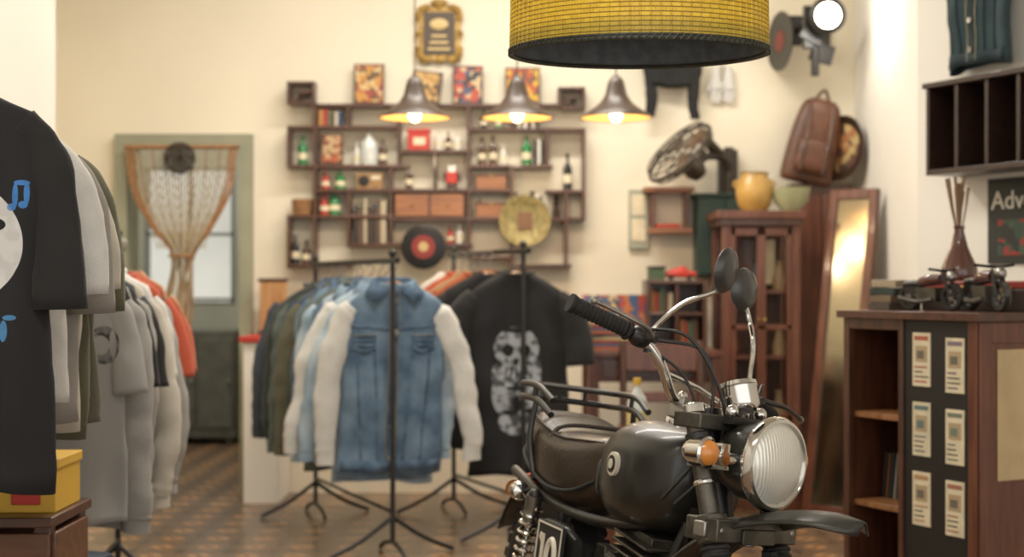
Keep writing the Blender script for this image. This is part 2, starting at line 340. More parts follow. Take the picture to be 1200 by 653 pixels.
for k in range(3): b.bb(cx-.06+.01*k,cx+.06-.01*k,7.655,7.658,cz-.09+k*.035,cz-.078+k*.035,gl)
b.done()
vin=mat('vinyl_black',(22,20,20),.3)
b=B('vinyl_record'); c=(-.471,7.565,1.328); ax=(0,-1,0); r=.12
b.lathe([(0,-.002),(r,-.002),(r,.002),(r*.97,.003),(r*.4,.003)],vin,c,ax,36)
for k in range(5): b.torus(Vector(c)+Vector(ax)*.003,ax,r*(.55+.08*k),.0012,vin,32,4)
b.lathe([(r*.52,.003),(r*.52,.0045),(0,.0045)],mat('label_red',(136,44,38),.5),c,ax,28); b.lathe([(r*.22,.0045),(r*.22,.0055),(0,.0055)],mat('label_tan',(200,170,116),.5),c,ax,20)
b.cyl((c[0],7.60,1.44),(c[0],7.562,1.44),.004,steel,seg=8); b.done()
b=B('brass_wall_plate'); m=mat('brass_plate',(150,136,86),.5,.3,var=.3,scale=40)
b.lathe([(0,.0),(.08,.002),(.10,.012),(.135,.02),(.138,.015),(.10,0),(0,-.01)],m,(.069,7.57,1.466),(0,-1,0),36)
for i in range(12):
    a=i*math.pi/6; b.ball((.069+.115*math.cos(a),7.555,1.466+.115*math.sin(a)),.009,gold,8)
b.bb(.03,.108,7.562,7.568,1.42,1.51,mat('plate_brown',(120,84,56),.6)); b.done()
b=B('vinyl_record'); r=.158; c=Vector((1.425,7.56,2.42)); ax=Vector((-.965,-.25,0)).normalized()
b.lathe([(0,-.002),(r,-.002),(r,.003),(r*.4,.003)],vin,c,ax,36); b.lathe([(r*.36,.003),(r*.36,.005),(0,.005)],mat('label_dark_red',(120,44,36),.5),c,ax,24)
b.cyl(c,(1.44,7.70,2.42),.006,steel,seg=8); b.done()
# ------------------------------------------------------------------ pendant lamps
shade=mat('brown_enamel_shade',(58,42,30),.4); inner=mat('shade_inner',(226,176,100),.5)
bulbM=mat('warm_bulb',(255,220,160),.4,emit=(255,222,170),es=22)
def pl(loc,e,col,size=.04,typ='POINT'):
    l=bpy.data.lights.new('light',typ); l.energy=e; l.color=col; l.shadow_soft_size=size
    o=bpy.data.objects.new('bulb_light',l); sc.collection.objects.link(o); o.location=loc; return o
for x in (-.451,.024,.483):
    e=empty('pendant_lamp',(x,6.6,1.90))
    b=B('shade'); b.lathe([(.165,0),(.158,.012),(.11,.042),(.075,.07),(.052,.105),(.042,.15),(.034,.175),(.014,.195),(0,.2)],shade,seg=32)
    b.lathe([(.163,-.001),(.155,.008),(.107,.038),(.07,.066),(.045,.1)],inner,seg=32); b.torus((0,0,0),(0,0,1),.165,.004,shade,32,6); b.done(parent=e)
    b=B('bulb'); b.ball((0,0,.015),(.03,.03,.034),bulbM); b.cyl((0,0,.04),(0,0,.1),.016,black); b.done(parent=e)
    b=B('cord'); b.cyl((0,0,.19),(0,0,1.4),.0035,black,seg=6); b.cyl((0,0,1.38),(0,0,1.4),.04,black); b.done(parent=e)
    o=pl((0,0,-.035),4,(1,.76,.5),.03); o.parent=e
# ------------------------------------------------------------------ large wicker lamp
def wicker_mat():
    m,nt,p=base('yellow_wicker'); N=nt.nodes.new; Lk=nt.links.new
    uv=N('ShaderNodeTexCoord'); sp=N('ShaderNodeSeparateXYZ'); Lk(uv.outputs['Object'],sp.inputs[0])
    at=N('ShaderNodeMath'); at.operation='ARCTAN2'; Lk(sp.outputs[1],at.inputs[0]); Lk(sp.outputs[0],at.inputs[1])
    cb=N('ShaderNodeCombineXYZ'); Lk(at.outputs[0],cb.inputs[0]); Lk(sp.outputs[2],cb.inputs[1])
    br=N('ShaderNodeTexBrick'); br.inputs['Scale'].default_value=1; br.inputs['Brick Width'].default_value=.075; br.inputs['Row Height'].default_value=.009
    br.inputs['Mortar Size'].default_value=.0012; br.inputs['Mortar Smooth'].default_value=.6; br.inputs['Color1'].default_value=lin((240,198,50)); br.inputs['Color2'].default_value=lin((222,178,40)); br.inputs['Mortar'].default_value=lin((140,106,24))
    Lk(cb.outputs[0],br.inputs['Vector'])
    gt=N('ShaderNodeMapRange'); gt.inputs[1].default_value=.03; gt.inputs[2].default_value=.05; Lk(sp.outputs[2],gt.inputs[0])
    mm=N('ShaderNodeMix'); mm.data_type='RGBA'; mm.inputs[0].default_value=.4; mm.inputs[7].default_value=lin((76,88,40)); Lk(br.outputs['Color'],mm.inputs[6])
    mx=N('ShaderNodeMix'); mx.data_type='RGBA'; Lk(gt.outputs[0],mx.inputs[0])
    Lk(mm.outputs[2],mx.inputs[6]); Lk(br.outputs['Color'],mx.inputs[7]); Lk(mx.outputs[2],p.inputs['Base Color'])
    bp=N('ShaderNodeBump'); bp.inputs['Strength'].default_value=.8; bp.inputs['Distance'].default_value=.004; bp.invert=True; Lk(br.outputs['Fac'],bp.inputs['Height']); Lk(bp.outputs[0],p.inputs['Normal'])
    p.inputs['Roughness'].default_value=.45; return m
wk=wicker_mat(); e=empty('wicker_drum_lamp',(.262,2.95,1.597)); e.rotation_euler=(math.radians(2.6),0,0)
b=B('shade'); b.lathe([(.265,.010),(.2645,.06),(.262,.12),(.258,.2),(.25,.3),(.24,.36)],wk,seg=72)
dk=mat('shade_lining',(92,98,102),.7,var=.2,scale=40)
b.lathe([(.2645,.010),(.262,.009),(.255,.012),(.252,.12),(.238,.36),(.0,.36)],dk,seg=72); b.done(parent=e)
b=B('rim'); rm=mat('black_cane',(44,46,36),.5,var=.3,scale=60)
b.torus((0,0,.005),(0,0,1),.2645,.005,rm,72,8); b.torus((0,0,.011),(0,0,1),.2665,.003,rm,72,8)
for i in range(120):
    a=2*math.pi*i/120; p=Vector((math.cos(a),math.sin(a),0)); q=Vector((math.cos(a+.04),math.sin(a+.04),0))
    b.tube([p*.2690+Vector((0,0,.001)),q*.2692+Vector((0,0,.012))],.0016,rm,5)
b.done(parent=e)
b=B('ribs')
for i in range(84):
    a=2*math.pi*i/84; p=Vector((math.cos(a),math.sin(a),0)); b.tube([p*.266+Vector((0,0,.014)),p*.2635+Vector((0,0,.12)),p*.2595+Vector((0,0,.2)),p*.2415+Vector((0,0,.36))],.0022,wk,5)
b.done(parent=e)
b=B('socket_and_cord'); b.cyl((0,0,.36),(0,.076,1.70),.005,black,seg=8); b.cyl((0,0,.25),(0,0,.36),.022,black); b.ball((0,0,.21),.04,mat('unlit_bulb',(225,220,205),.3)); b.done(parent=e)
# ------------------------------------------------------------------ garments
def garment(name,loc,rz,body,slv=None,L=.78,hw=.25,dep=.045,style='short',seed=0,jacket=False,hook=.10,sl=None,stitch=None,spread=.0,slen=.34,sr=1.0,fold=.025,spL=None):
    rr=random.Random(seed); ph=rr.uniform(0,6); ph2=rr.uniform(0,6); slv=slv or body; sway=rr.uniform(-.025,.025)
    e=2/2.2
    K=[(0,.07,.040),(-.02,.092,.042),(-.05,.15,.040),(-.085,hw*.86,.038),(-.13,hw*.94,.040),(-.25,hw*.95,dep),(-L*.6,hw*.96,dep*1.1),(-L,hw*1.0,dep*1.3)]
    if hw<.17: K=[(0,.05,.04),(-.05,hw*.8,.045),(-.13,hw*.95,.05),(-.25,hw,dep),(-L*.6,hw,dep*1.1),(-L,hw,dep*1.2)]
    def prof(z):
        for (a,b1,c1),(d,e1,f1) in zip(K,K[1:]):
            if z>=d-1e-6:
                t=(a-z)/(a-d); return b1+(e1-b1)*t,c1+(f1-c1)*t
        return K[-1][1:]
    A1=rr.uniform(.010,.018); F1=rr.uniform(20,32)
    def disp(x,z):
        t=max(0,min(1,(-z-.1)/.35)); return t*(A1*math.sin(x*F1+ph+z*2)+.008*math.sin(x*51+ph2-z*4))+.005*t*math.sin(z*19+x*9+ph)
    def cxo(z): return sway*max(0,-z-.2)*1.5
    def surf(x,z,off=0):
        w,d=prof(z); q=max(0,1-abs(x/w)**2.2)**(1/2.2); return Vector((x+cxo(z),-d*q+disp(x,z)-off,z))
    b=B('cloth'); RR=[]; seg=48
    zs=[0,-.01,-.02,-.035,-.05,-.068,-.085,-.105,-.13]+[-.13-(L-.13)*i/20 for i in range(1,21)]
    for z in zs:
        w,d=prof(z); ring=[]
        for j in range(seg):
            t=2*math.pi*j/seg; c,s_=math.cos(t),math.sin(t)
            x=w*math.copysign(abs(c)**e,c); y=d*math.copysign(abs(s_)**e,s_)
            zz=z-(.012*(1 if s_<0 else 0)*(1-abs(c)) if z==0 else 0)
            ring.append(Vector((x+cxo(z),y+disp(x,z),zz+(.014*math.sin(x*14+ph) if z<-L+.02 else 0))))
        RR.append(ring)
    b.rings(RR,body,False)
    for s in (-1,1):
        if style=='none': break
        o=hw; k=rr.uniform(-.015,.015); sp_=spread if (s>0 or spL is None) else spL; dl=rr.uniform(-.03,.02); bow=rr.uniform(-.008,.012)
        if style=='short': P=[(s*o*.78,0,-.112),(s*o*.94,0,-.15),(s*(o+.015+spread),-.005,-.24),(s*(o+.025+spread*1.5),-.012,-slen)]; r=[.042,.054*sr,.060*sr,.066*sr]; fl=.55
        else: P=[(s*o*.76,0,-.112),(s*o*.91,0,-.155),(s*(o+.01+sp_+k),-.01,-.32),(s*(o+.02+sp_*1.4+k*2+bow),-.02,-.50),(s*(o+.02+sp_*1.9+k*2),-.03,-.64+dl),(s*(o+.02+sp_*2.1+k),-.03,-.71+dl)]; r=[.042,.055,.054,.048,.042,.037]; fl=.55
        P2=catmull(P,7); r2=[q.x for q in catmull([(q,0,0) for q in r],7)]
        r3=[q*(1+.03*math.sin(i*.9+ph)+.035*math.sin(i*1.7+ph2)) for i,q in enumerate(r2)] if style!='short' else r2
        b.tube(P2,r3,slv,20,cap=False,flat=fl)
        if style=='long': b.tube([Vector(P[-1])+Vector((0,0,.015)),Vector(P[-1])+Vector((0,0,-.035))],[.039,.038],slv,14,flat=fl)
    st=stitch
    def strip(p,w,m,off=.004):
        vs=[];fs=[]
        for i,(x,z) in enumerate(p):
            a=Vector(p[max(i-1,0)]);c=Vector(p[min(i+1,len(p)-1)]); t=(c-a).normalized(); nx,nzv=-t.y,t.x
            for k in(-1,1): vs.append(surf(x+nx*k*w/2,z+nzv*k*w/2,off))
        for i in range(len(p)-1): fs.append((2*i,2*i+1,2*i+3,2*i+2))
        b.add(vs,fs,m)
    def line(x0,z0,x1,z1,n=14): return [(x0+(x1-x0)*i/n,z0+(z1-z0)*i/n) for i in range(n+1)]
    if jacket:
        q_=hw/.235
        strip(line(0,-.03,0,-L+.02,30),.035,st,.005)
        for x in(-.02,.02): strip(line(x,-.03,x,-L+.02,30),.003,sl,.0065)
        for s in(-1,1):
            strip(line(s*.02,-.20,s*hw*.86,-.18),.010,st)
            strip(line(s*.09*q_,-.2,s*.05,-L+.05,24),.009,st); strip(line(s*.17*q_,-.2,s*.13*q_,-L+.05,24),.009,st)
            for dz in (0,.02,.04): strip(line(s*.08*q_,-.225-dz,s*.18*q_,-.225-dz,8),.018,st,.006)
            strip(line(s*.08*q_,-.275,s*.13*q_,-.295,6),.014,st,.007); strip(line(s*.18*q_,-.275,s*.13*q_,-.295,6),.014,st,.007)
            strip(line(s*.08*q_,-.222,s*.18*q_,-.222,8),.003,sl,.0075)
        strip(line(-hw*.93,-L+.03,hw*.93,-L+.03,30),.045,st,.006)
        for k in range(6): p=surf(0,-.08-k*(L-.14)/5,.012); b.lathe([(.008,0),(.008,.003),(0,.004)],steel,p,(0,-1,0),12)
        for s in(-1,1):
            vs=[Vector((0,.05,.02)),Vector((s*.06,.045,.025)),Vector((s*.085,-.01,.015)),Vector((s*.02,-.05,-.03)),Vector((s*.085,-.068,-.09)),Vector((s*.125,-.045,-.045)),Vector((s*.10,.05,-.03)),Vector((0,.06,-.03))]
            b.add(vs,[(0,1,6,7),(1,2,5,6),(2,3,4,5)],st)
    else:
        b.tube([Vector((.072*math.cos(a),.042*math.sin(a),.002-(.014 if math.sin(a)<0 else 0)*abs(math.sin(a)))) for a in [2*math.pi*i/20 for i in range(20)]],.008,slv,6,closed=True)
    P=empty(name,loc); P.rotation_euler=(0,0,rz)
    b.done(parent=P,smooth=1.3,solid=.003,disp=fold,dscale=.14)
    b=B('hanger'); b.tube([(-.15,0,-.07),(-.05,0,-.02),(0,0,.0),(.05,0,-.02),(.15,0,-.07)],.007,lwood,8,sm=5)
    b.tube([(0,0,0),(0,0,hook-.035),(.018,0,hook-.015),(.012,0,hook+.006),(-.006,0,hook+.012),(-.018,0,hook)],.0025,steel,6,sm=5); b.done(parent=P)
    return P
def cloth(n,c,var=.08,**k): return mat('cloth_'+n,c,.92,var=var,scale=14,bump=.15,bs=160,sheen=.1,**k)
blk=cloth('black',(23,22,22)); wht=cloth('white',(206,203,196)); gry=cloth('heather_grey',(146,143,137)); olv=cloth('olive',(84,82,62)); dgr=cloth('dark_green',(46,52,47))
den=mat('denim_mid',(66,90,114),.9,col2=(112,136,156),scale=7,bump=.3,bs=120); dend=mat('denim_seam',(52,74,100),.9,col2=(90,114,136),scale=20,bump=.2,bs=200)
denl=mat('denim_light',(130,154,172),.9,col2=(178,192,200),scale=6,bump=.3,bs=120); denk=mat('denim_dark',(44,55,70),.9,col2=(66,82,100),scale=7,bump=.2,bs=200); denls=mat('denim_light_seam',(116,138,156),.9,var=.1)
stit=mat('stitch',(150,142,116),.9); slw=cloth('ivory_sleeve',(204,202,194)); brn=cloth('rust',(160,78,42)); orr=cloth('orange_red',(176,72,46)); tan=cloth('tan',(166,132,96)); gre2=cloth('grey_green',(80,90,84)); slate=cloth('slate',(52,59,68)); yel=cloth('mustard',(206,158,40)); crm=cloth('oatmeal',(186,178,162))
# rack A, left foreground
sk=print_mat('black_tee_print',(22,21,23),[((214,212,208),[(.080,-.335,.140,.125)],[(.03,-.29,.03,.03),(.07,-.39,.06,.02),(.15,-.34,.012,.08),(.17,-.30,.02,.012)]),((60,120,190),[(.206,-.245,.005,.024),(.226,-.240,.005,.022),(.217,-.220,.014,.005),(.200,-.267,.008,.007),(.220,-.262,.008,.007)],[]),((70,130,180),[(.19,-.50,.007,.020),(.20,-.475,.012,.005)],[])],distress=.15)
garment('black_tshirt',(-1.145,2.7,1.535),.08,sk,blk,L=.80,hw=.265,seed=1,slen=.46,spread=-.005,sr=.72)
garment('white_tshirt',(-1.16,2.90,1.50),.05,wht,L=.62,hw=.26,seed=2,slen=.40,sr=.8)
garment('beige_tshirt',(-1.19,3.04,1.50),.05,cloth('beige_grey',(136,130,122)),L=.66,hw=.265,seed=3,slen=.44,sr=.75)
garment('white_tshirt',(-1.21,3.15,1.49),.05,crm,L=.68,hw=.265,seed=8,slen=.38,sr=.8)
garment('olive_shirt',(-1.235,3.28,1.50),.03,olv,L=.72,hw=.265,seed=4,slen=.44,sr=.75)
garment('olive_shirt',(-1.27,3.42,1.50),.03,cloth('moss',(92,88,72)),L=.72,hw=.265,seed=5,slen=.42,sr=.75)
def rack(name,a,bq,zt,foot=.24):
    a=Vector(a);bq=Vector(bq); P=B(name); d=(bq-a).normalized(); s=Vector((-d.y,d.x,0))
    P.cyl(a-d*.06+Vector((0,0,zt)),bq+d*.06+Vector((0,0,zt)),.013,black)
    for q in(a,bq):
        P.cyl(q+Vector((0,0,.05)),q+Vector((0,0,zt+.02)),.011,black); P.ball(q+Vector((0,0,zt+.03)),.018,black,10)
        for k in(-1,1):
            P.tube([q+Vector((0,0,.16)),q+s*k*foot*.5+Vector((0,0,.07)),q+s*k*foot+Vector((0,0,.010))],.010,black,8,sm=5)
            P.tube([q+Vector((0,0,.06)),q+d*k*.10+Vector((0,0,.04)),q+d*k*.16+Vector((0,0,.010))],.010,black,8,sm=5)
    P.cyl(a+Vector((0,0,.18)),bq+Vector((0,0,.18)),.008,black); return P.done()
rack('clothes_rack',(-1.11,2.45,0),(-1.33,3.60,0),1.61)
# rack B, left, lower
gp=print_mat('grey_print',(150,148,143),[((50,48,48),[(.135,-.22,.045,.055)],[(.125,-.22,.025,.028),(.16,-.22,.010,.045)])])
LB=[(4.08,gp,.74,'short',160,0),(4.17,gry,.76,'long',165,0),(4.25,yel,.70,'short',150,0),(4.32,blk,.70,'short',172,0),(4.40,gry,.70,'long',176,0),(4.48,blk,.64,'short',181,0),(4.56,slate,.74,'short',184,0),(4.64,crm,.66,'long',188,0),(4.72,blk,.76,'short',192,0),(4.80,wht,.70,'short',196,0),(4.88,gry,.64,'long',197,0),(4.96,orr,.6,'short',207,.01),(5.04,dgr,.6,'long',198,0),(5.12,brn,.60,'short',211,.01),(5.19,orr,.55,'short',214,.01),(5.26,tan,.55,'short',212,0)]
for i,(y,m,L,s,px,sp) in enumerate(LB):
    garment('sweatshirt' if s=='long' else 'tshirt',(-(.261-.0006*(px-165))*y-.225+.008*(i%2),y,1.17-.006*(i%3)),.04+.06*(i%3),m,L=L,hw=.19,style=s,seed=20+i,hook=.11,spread=sp-.004,dep=.030,sr=.75,slen=.36)
rack('clothes_rack',(-1.305,3.95,0),(-1.46,5.27,0),1.285,foot=.2)
# rack C centre : denim
LC=[(0,den,slw,dend,.80,'denim_jacket',True,.035,.02),(.12,denl,denl,denls,.84,'denim_jacket',True,.0,.045),(.21,denl,slw,denls,.76,'denim_jacket',True,.01,.06),(.31,den,den,dend,.66,'denim_jacket',True,-.01,.01),(.40,denl,denl,denls,.78,'denim_jacket',True,0,.02),(.48,gre2,gre2,None,.84,'overshirt',False,0,0),(.57,den,den,dend,.70,'denim_jacket',True,-.01,-.01),(.66,olv,olv,None,.80,'overshirt',False,0,.02),(.74,denk,denk,dend,.68,'denim_jacket',True,0,0),(.83,gre2,gre2,None,.66,'overshirt',False,0,.02),(.92,dgr,dgr,None,.78,'overshirt',False,0,0),(1.01,slate,slate,None,.70,'overshirt',False,0,.02)]
for i,(t,m,ms,st,L,nm,j,sp,spl) in enumerate(LC):
    rj=R.uniform(-.14,.14)
    garment(nm,(-.50-.43*t+R.uniform(-.012,.012)*(i>0),6.02+.85*t,1.135+R.uniform(-.02,.004)*(i>0)),.16+(rj if i else 0)+.14*t,m,ms,L=L,hw=.222+R.uniform(-.015,.012)*(i>0),dep=.038,style='long',seed=40+i,jacket=j,stitch=st,sl=stit,hook=.08,spread=sp,spL=spl,fold=.034)
rack('clothes_rack',(-.495,5.90,0),(-.96,6.95,0),1.225,foot=.27)
# rack D : skull tee
sz=-.10
sk2=print_mat('skull_print',(22,21,22),[((166,170,174),[(.0,-.24+sz,.10,.095),(.0,-.33+sz,.07,.065),(-.06,-.44+sz,.05,.10),(.05,-.48+sz,.06,.11),(0,-.57+sz,.08,.06),(-.09,-.36+sz,.02,.05),(.09,-.35+sz,.02,.06)],[(-.038,-.25+sz,.026,.028),(.038,-.25+sz,.026,.028),(0,-.30+sz,.010,.018),(-.045,-.34+sz,.005,.02),(-.023,-.345+sz,.005,.024),(0,-.35+sz,.005,.024),(.023,-.345+sz,.005,.024),(.045,-.34+sz,.005,.02),(0,-.42+sz,.05,.010),(.0,-.49+sz,.02,.04),(-.03,-.53+sz,.03,.012),(.06,-.52+sz,.03,.010),(0,-.16+sz,.06,.012)])],distress=.85)
garment('black_tshirt',(.02,6.42,1.18),.0,sk2,blk,L=.92,hw=.235,style='short',seed=61,hook=.09,spread=.02,slen=.42)
LD=[(6.54,blk,.8),(6.66,brn,.7),(6.76,tan,.7),(6.86,orr,.72),(6.96,wht,.7)]
for i,(y,m,L) in enumerate(LD): garment('tshirt',(-.06-.05*(i+1)*.9,y,1.18),.12,m,L=L,hw=.23,seed=70+i,hook=.09)
rack('clothes_rack',(.05,6.31,0),(-.29,7.08,0),1.275,foot=.30)
# ------------------------------------------------------------------ low stuff left
dcr=wood('brown_crate_wood',(84,50,32),(108,68,44),axis='x')
b=B('wooden_crate')
for z in (.03,.16,.29,.42): b.bb(-1.6,-1.10,3.38,3.40,z,z+.11,dcr); b.bb(-1.6,-1.10,3.66,3.68,z,z+.11,dcr); b.bb(-1.11,-1.09,3.40,3.66,z,z+.11,dcr); b.bb(-1.61,-1.59,3.40,3.66,z,z+.11,dcr)
for x in(-1.58,-1.12):
    for y in(3.41,3.65): b.bb(x-.02,x+.02,y-.02,y+.02,0,.55,dwood)
b.bb(-1.61,-1.09,3.37,3.69,.545,.57,dwoodx); b.done(.003)
b=B('yellow_shoe_box'); ym=mat('yellow_card',(210,164,52),.6); b.bb(-1.26,-1.105,3.44,3.64,.57,.69,ym); b.bb(-1.265,-1.10,3.435,3.645,.675,.70,ym); b.bb(-1.21,-1.14,3.433,3.44,.59,.63,red); b.done(.003)
b=B('folded_jeans')
for k in range(7):
    b.M=Matrix.Translation((-1.26,3.88,.03+k*.055))@Matrix.Rotation(R.uniform(-.2,.2),4,'Z')
    b.loft([(-.15,0,0,.08,.022,.022,3),(-.12,0,0,.10,.027,.027,3.5),(0,0,0,.11,.029,.027,3.5),(.12,0,0,.10,.027,.027,3.5),(.15,0,0,.08,.022,.022,3)],[denk,slate,blk][k%3],20,3)
b.done()
# ------------------------------------------------------------------ back right furniture
b=B('writing_desk')
b.bb(.36,1.0,6.75,7.45,.78,.81,rwood)
for x in(.39,.97):
    for y in(6.79,7.4): b.bb(x-.025,x+.025,y-.025,y+.025,0,.78,rwood)
b.bb(.4,.97,6.78,6.8,.66,.78,rwood); b.bb(.43,.67,6.765,6.78,.68,.76,dwoodx); b.bb(.70,.94,6.765,6.78,.68,.76,dwoodx); b.ball((.555,6.76,.72),.012,gold,8); b.ball((.825,6.76,.72),.012,gold,8); b.done(.004)
b=B('desk_hutch')
b.bb(.68,.99,7.2,7.45,.81,.83,dwood); b.bb(.68,.99,7.2,7.45,1.13,1.15,dwood); b.bb(.68,.7,7.2,7.45,.83,1.13,dwood); b.bb(.97,.99,7.2,7.45,.83,1.13,dwood); b.bb(.7,.97,7.43,7.45,.83,1.13,dwood); b.bb(.7,.97,7.21,7.43,.97,.985,dwood); b.bb(.83,.845,7.21,7.43,.83,1.13,dwood); b.done(.003)
books('hutch_books',.71,.985,5,y=7.3,h=.12); books('hutch_books',.86,.83,4,y=7.3,h=.12)
b=B('red_toy_car'); b.loft([(-.07,0,0,.03,.02,.015,3),(-.03,0,.0,.034,.03,.015,3),(.02,0,0,.034,.045,.015,3),(.05,0,0,.034,.02,.015,3),(.08,0,0,.03,.018,.015,3)],red,16,3)
for x in(-.045,.05):
    for y in(-.034,.034): b.cyl((x,y-.004,-.012),(x,y+.004,-.012),.014,black)
b.done(loc=(.86,7.3,1.176))
b=B('green_storage_tin'); b.bb(.70,.78,7.25,7.38,1.15,1.21,mat('tin_green',(60,80,50),.5)); b.bb(.695,.785,7.245,7.385,1.21,1.22,black); b.done(.003)
b=B('magazine_pile')
for i in range(10):
    m=mat('mag%d'%i,[(170,92,50),(60,84,116),(150,60,48),(190,166,118),(50,60,70)][i%5],.5); b.box((.48+R.uniform(-.02,.02),6.98,.818+i*.0155),(.22,.22,.015),m,(0,0,R.uniform(-.25,.25)))
b.done()
b=B('standing_magazines')
for i in range(5): b.box((.44+i*.045,7.25,.945),(.16,.012,.26),poster('mg%d'%i,[[(176,104,56),(60,84,116),(160,60,48)],[(60,84,116),(190,166,128),(44,50,62)]][i%2],30),(-.15,0,.1*i))
b.bb(.37,.67,7.24,7.33,.81,.90,dwoodx); b.done()
b=B('wooden_chair')
for x in(.52,.88):
    b.cyl((x,6.25,0),(x,6.25,.44),.018,dwood); b.tube([(x,6.62,0),(x,6.63,.45),(x,6.68,.86)],.018,dwood,8,sm=4)
b.bb(.49,.91,6.22,6.66,.44,.47,rwood); b.box((.7,6.675,.78),(.38,.02,.12),rwood,(-.1,0,0)); b.box((.7,6.65,.6),(.36,.015,.05),rwood,(-.1,0,0)); b.cyl((.52,6.44,.2),(.88,6.44,.2),.01,dwood); b.done(.004)
b=B('wooden_stool'); b.cyl((.44,5.0,.57),(.44,5.0,.60),.15,rwood,seg=28)
for i in range(4):
    a=i*math.pi/2+.6; b.cyl((.44+.11*math.cos(a),5+.11*math.sin(a),.57),(.44+.17*math.cos(a),5+.17*math.sin(a),0),.015,rwood)
b.torus((.44,5,.2),(0,0,1),.15,.008,rwood); b.done(.002)
b=B('glass_liquor_bottle'); mm=mat('bottle_glass_pale',(206,210,200),.08,coat=.5); b.lathe([(0,0),(.036,0),(.037,.10),(.03,.13),(.012,.155),(.012,.185)],mm,(.44,5,.60),seg=20); b.lathe([(.0375,.03),(.0375,.08)],mat('yellow_label',(220,200,130),.6),(.44,5,.60),seg=20); b.lathe([(.014,.17),(.014,.195),(0,.195)],ym,(.44,5,.60),seg=14); b.done()
b=B('glass_display_cabinet'); x0,x1,y0,y1=1.05,1.44,7.10,7.48
b.bb(x0-.03,x1+.02,y0-.03,y1,1.455,1.495,rwood); b.bb(x0-.015,x1+.01,y0-.015,y1,1.42,1.455,dwood); b.bb(x0,x1,y0,y1,.0,.42,rwood); b.bb(x0+.01,x1-.01,y1-.02,y1,.42,1.42,dwood)
for x in(x0,x1-.045): b.bb(x,x+.045,y0,y0+.04,.42,1.42,rwood); b.bb(x,x+.03,y1-.04,y1,.42,1.42,rwood)
for z in (.42,.75,1.08): b.bb(x0+.02,x1-.02,y0+.04,y1-.02,z,z+.018,rwood)
xm=(x0+x1)/2
for xa,xb in((x0+.045,xm),(xm,x1-.045)):
    b.bb(xa,xa+.022,y0-.005,y0+.02,.44,1.41,rwood); b.bb(xb-.022,xb,y0-.005,y0+.02,.44,1.41,rwood); b.bb(xa,xb,y0-.005,y0+.02,.44,.48,rwood); b.bb(xa,xb,y0-.005,y0+.02,1.37,1.41,rwood); b.bb(xa,xb,y0-.005,y0+.02,.9,.925,rwood)
    b.ball((xm-.015 if xa<xm-.02 else xm+.015,y0-.012,.95),.009,gold,8)
    b.bb(xa+.02,xb-.02,y0-.008,y0-.002,.12,.36,dwood)
b.done(.003)
b=B('cabinet_crockery')
for z,n in((.438,3),(.768,3),(1.098,3)):
    for i in range(n):
        b.lathe([(0,0),(.03,0),(.035,.05),(.02,.10),(.015,.14),(.02,.15)],mat('crock%d'%((i+int(z*10))%3),[(150,122,88),(110,70,50),(52,62,76)][(i+int(z*10))%3],.4),(1.13+i*.115,7.25,z),seg=16)
b.bb(1.28,1.37,7.42,7.44,1.13,1.36,cream); b.done()
b=B('green_wall_cabinet'); gm=mat('bottle_green_paint',(34,56,46),.5,var=.15)
b.bb(.98,1.28,7.53,7.70,1.17,1.59,gm); b.bb(.99,1.125,7.515,7.53,1.18,1.58,gm); b.bb(1.135,1.27,7.515,7.53,1.18,1.58,gm); b.bb(.965,1.295,7.51,7.695,1.59,1.61,gm); b.ball((1.11,7.51,1.38),.01,gold,8); b.done(.004)
b=B('yellow_ceramic_jar'); cm=mat('ochre_glaze',(184,142,70),.3,var=.15,scale=8,coat=.3)
b.lathe([(0,0),(.06,0),(.085,.04),(.095,.1),(.088,.15),(.07,.175),(.068,.195),(.075,.2),(.066,.2),(.06,.18)],cm,(1.23,7.22,1.495),seg=32)
for s in(-1,1): b.torus((1.23+s*.088,7.22,1.635),(0,1,0),.016,.006,cm,14,6)
b.done()
b=B('celadon_bowl'); b.lathe([(0,0),(.045,0),(.05,.012),(.085,.05),(.097,.105),(.102,.12),(.096,.12),(.08,.055),(0,.02)],mat('celadon',(168,170,130),.3,var=.1),(1.41,7.2,1.495),seg=32); b.done()
lea=mat('brown_leather',(88,52,34),.45,var=.3,scale=10,bump=.2,bs=60)
b=B('side_cupboard'); b.bb(1.47,1.80,7.5,7.69,0,1.66,dwood); b.bb(1.48,1.63,7.49,7.5,.05,1.6,rwood); b.bb(1.64,1.79,7.49,7.5,.05,1.6,rwood); b.done(.004)
b=B('leather_backpack'); b.M=Matrix.Translation((1.545,7.52,1.665))@Matrix.Rotation(.22,4,'Y')@Matrix.Rotation(-math.pi/2,4,'Y')
b.loft([(0,0,0,.05,.12,.12,4),(.03,0,0,.065,.135,.135,4),(.2,0,0,.07,.13,.13,4),(.34,0,0,.065,.115,.115,3.5),(.42,0,0,.05,.095,.095,3),(.45,0,0,.02,.05,.05,3)],lea,28,4)
b.loft([(.04,-.07,0,.02,.08,.08,4),(.08,-.08,0,.035,.09,.09,4),(.19,-.08,0,.035,.085,.085,4),(.22,-.075,0,.02,.075,.075,4)],lea,20,3)
for z in(-.06,.06): b.tube([(.44,-.03,z),(.3,-.085,z),(.2,-.115,z),(.05,-.11,z)],.009,dwood,8,sm=4)
b.tube([(.44,0,-.04),(.50,0,0),(.44,0,.04)],.008,lea,8,sm=5); b.done()
b=B('painted_round_tray'); c=Vector((1.735,7.50,1.843)); ax=Vector((-.82,-.55,.1)).normalized()
b.lathe([(0,0),(.14,0),(.17,.02),(.176,.015),(.15,-.012),(0,-.012)],mat('tray_dark',(50,34,24),.4),c,ax,36); b.lathe([(.13,.003),(.10,.004),(0,.004)],poster('tray_art',[(150,96,56),(80,50,34),(170,144,92),(50,40,34)],24),c,ax,32); b.done()
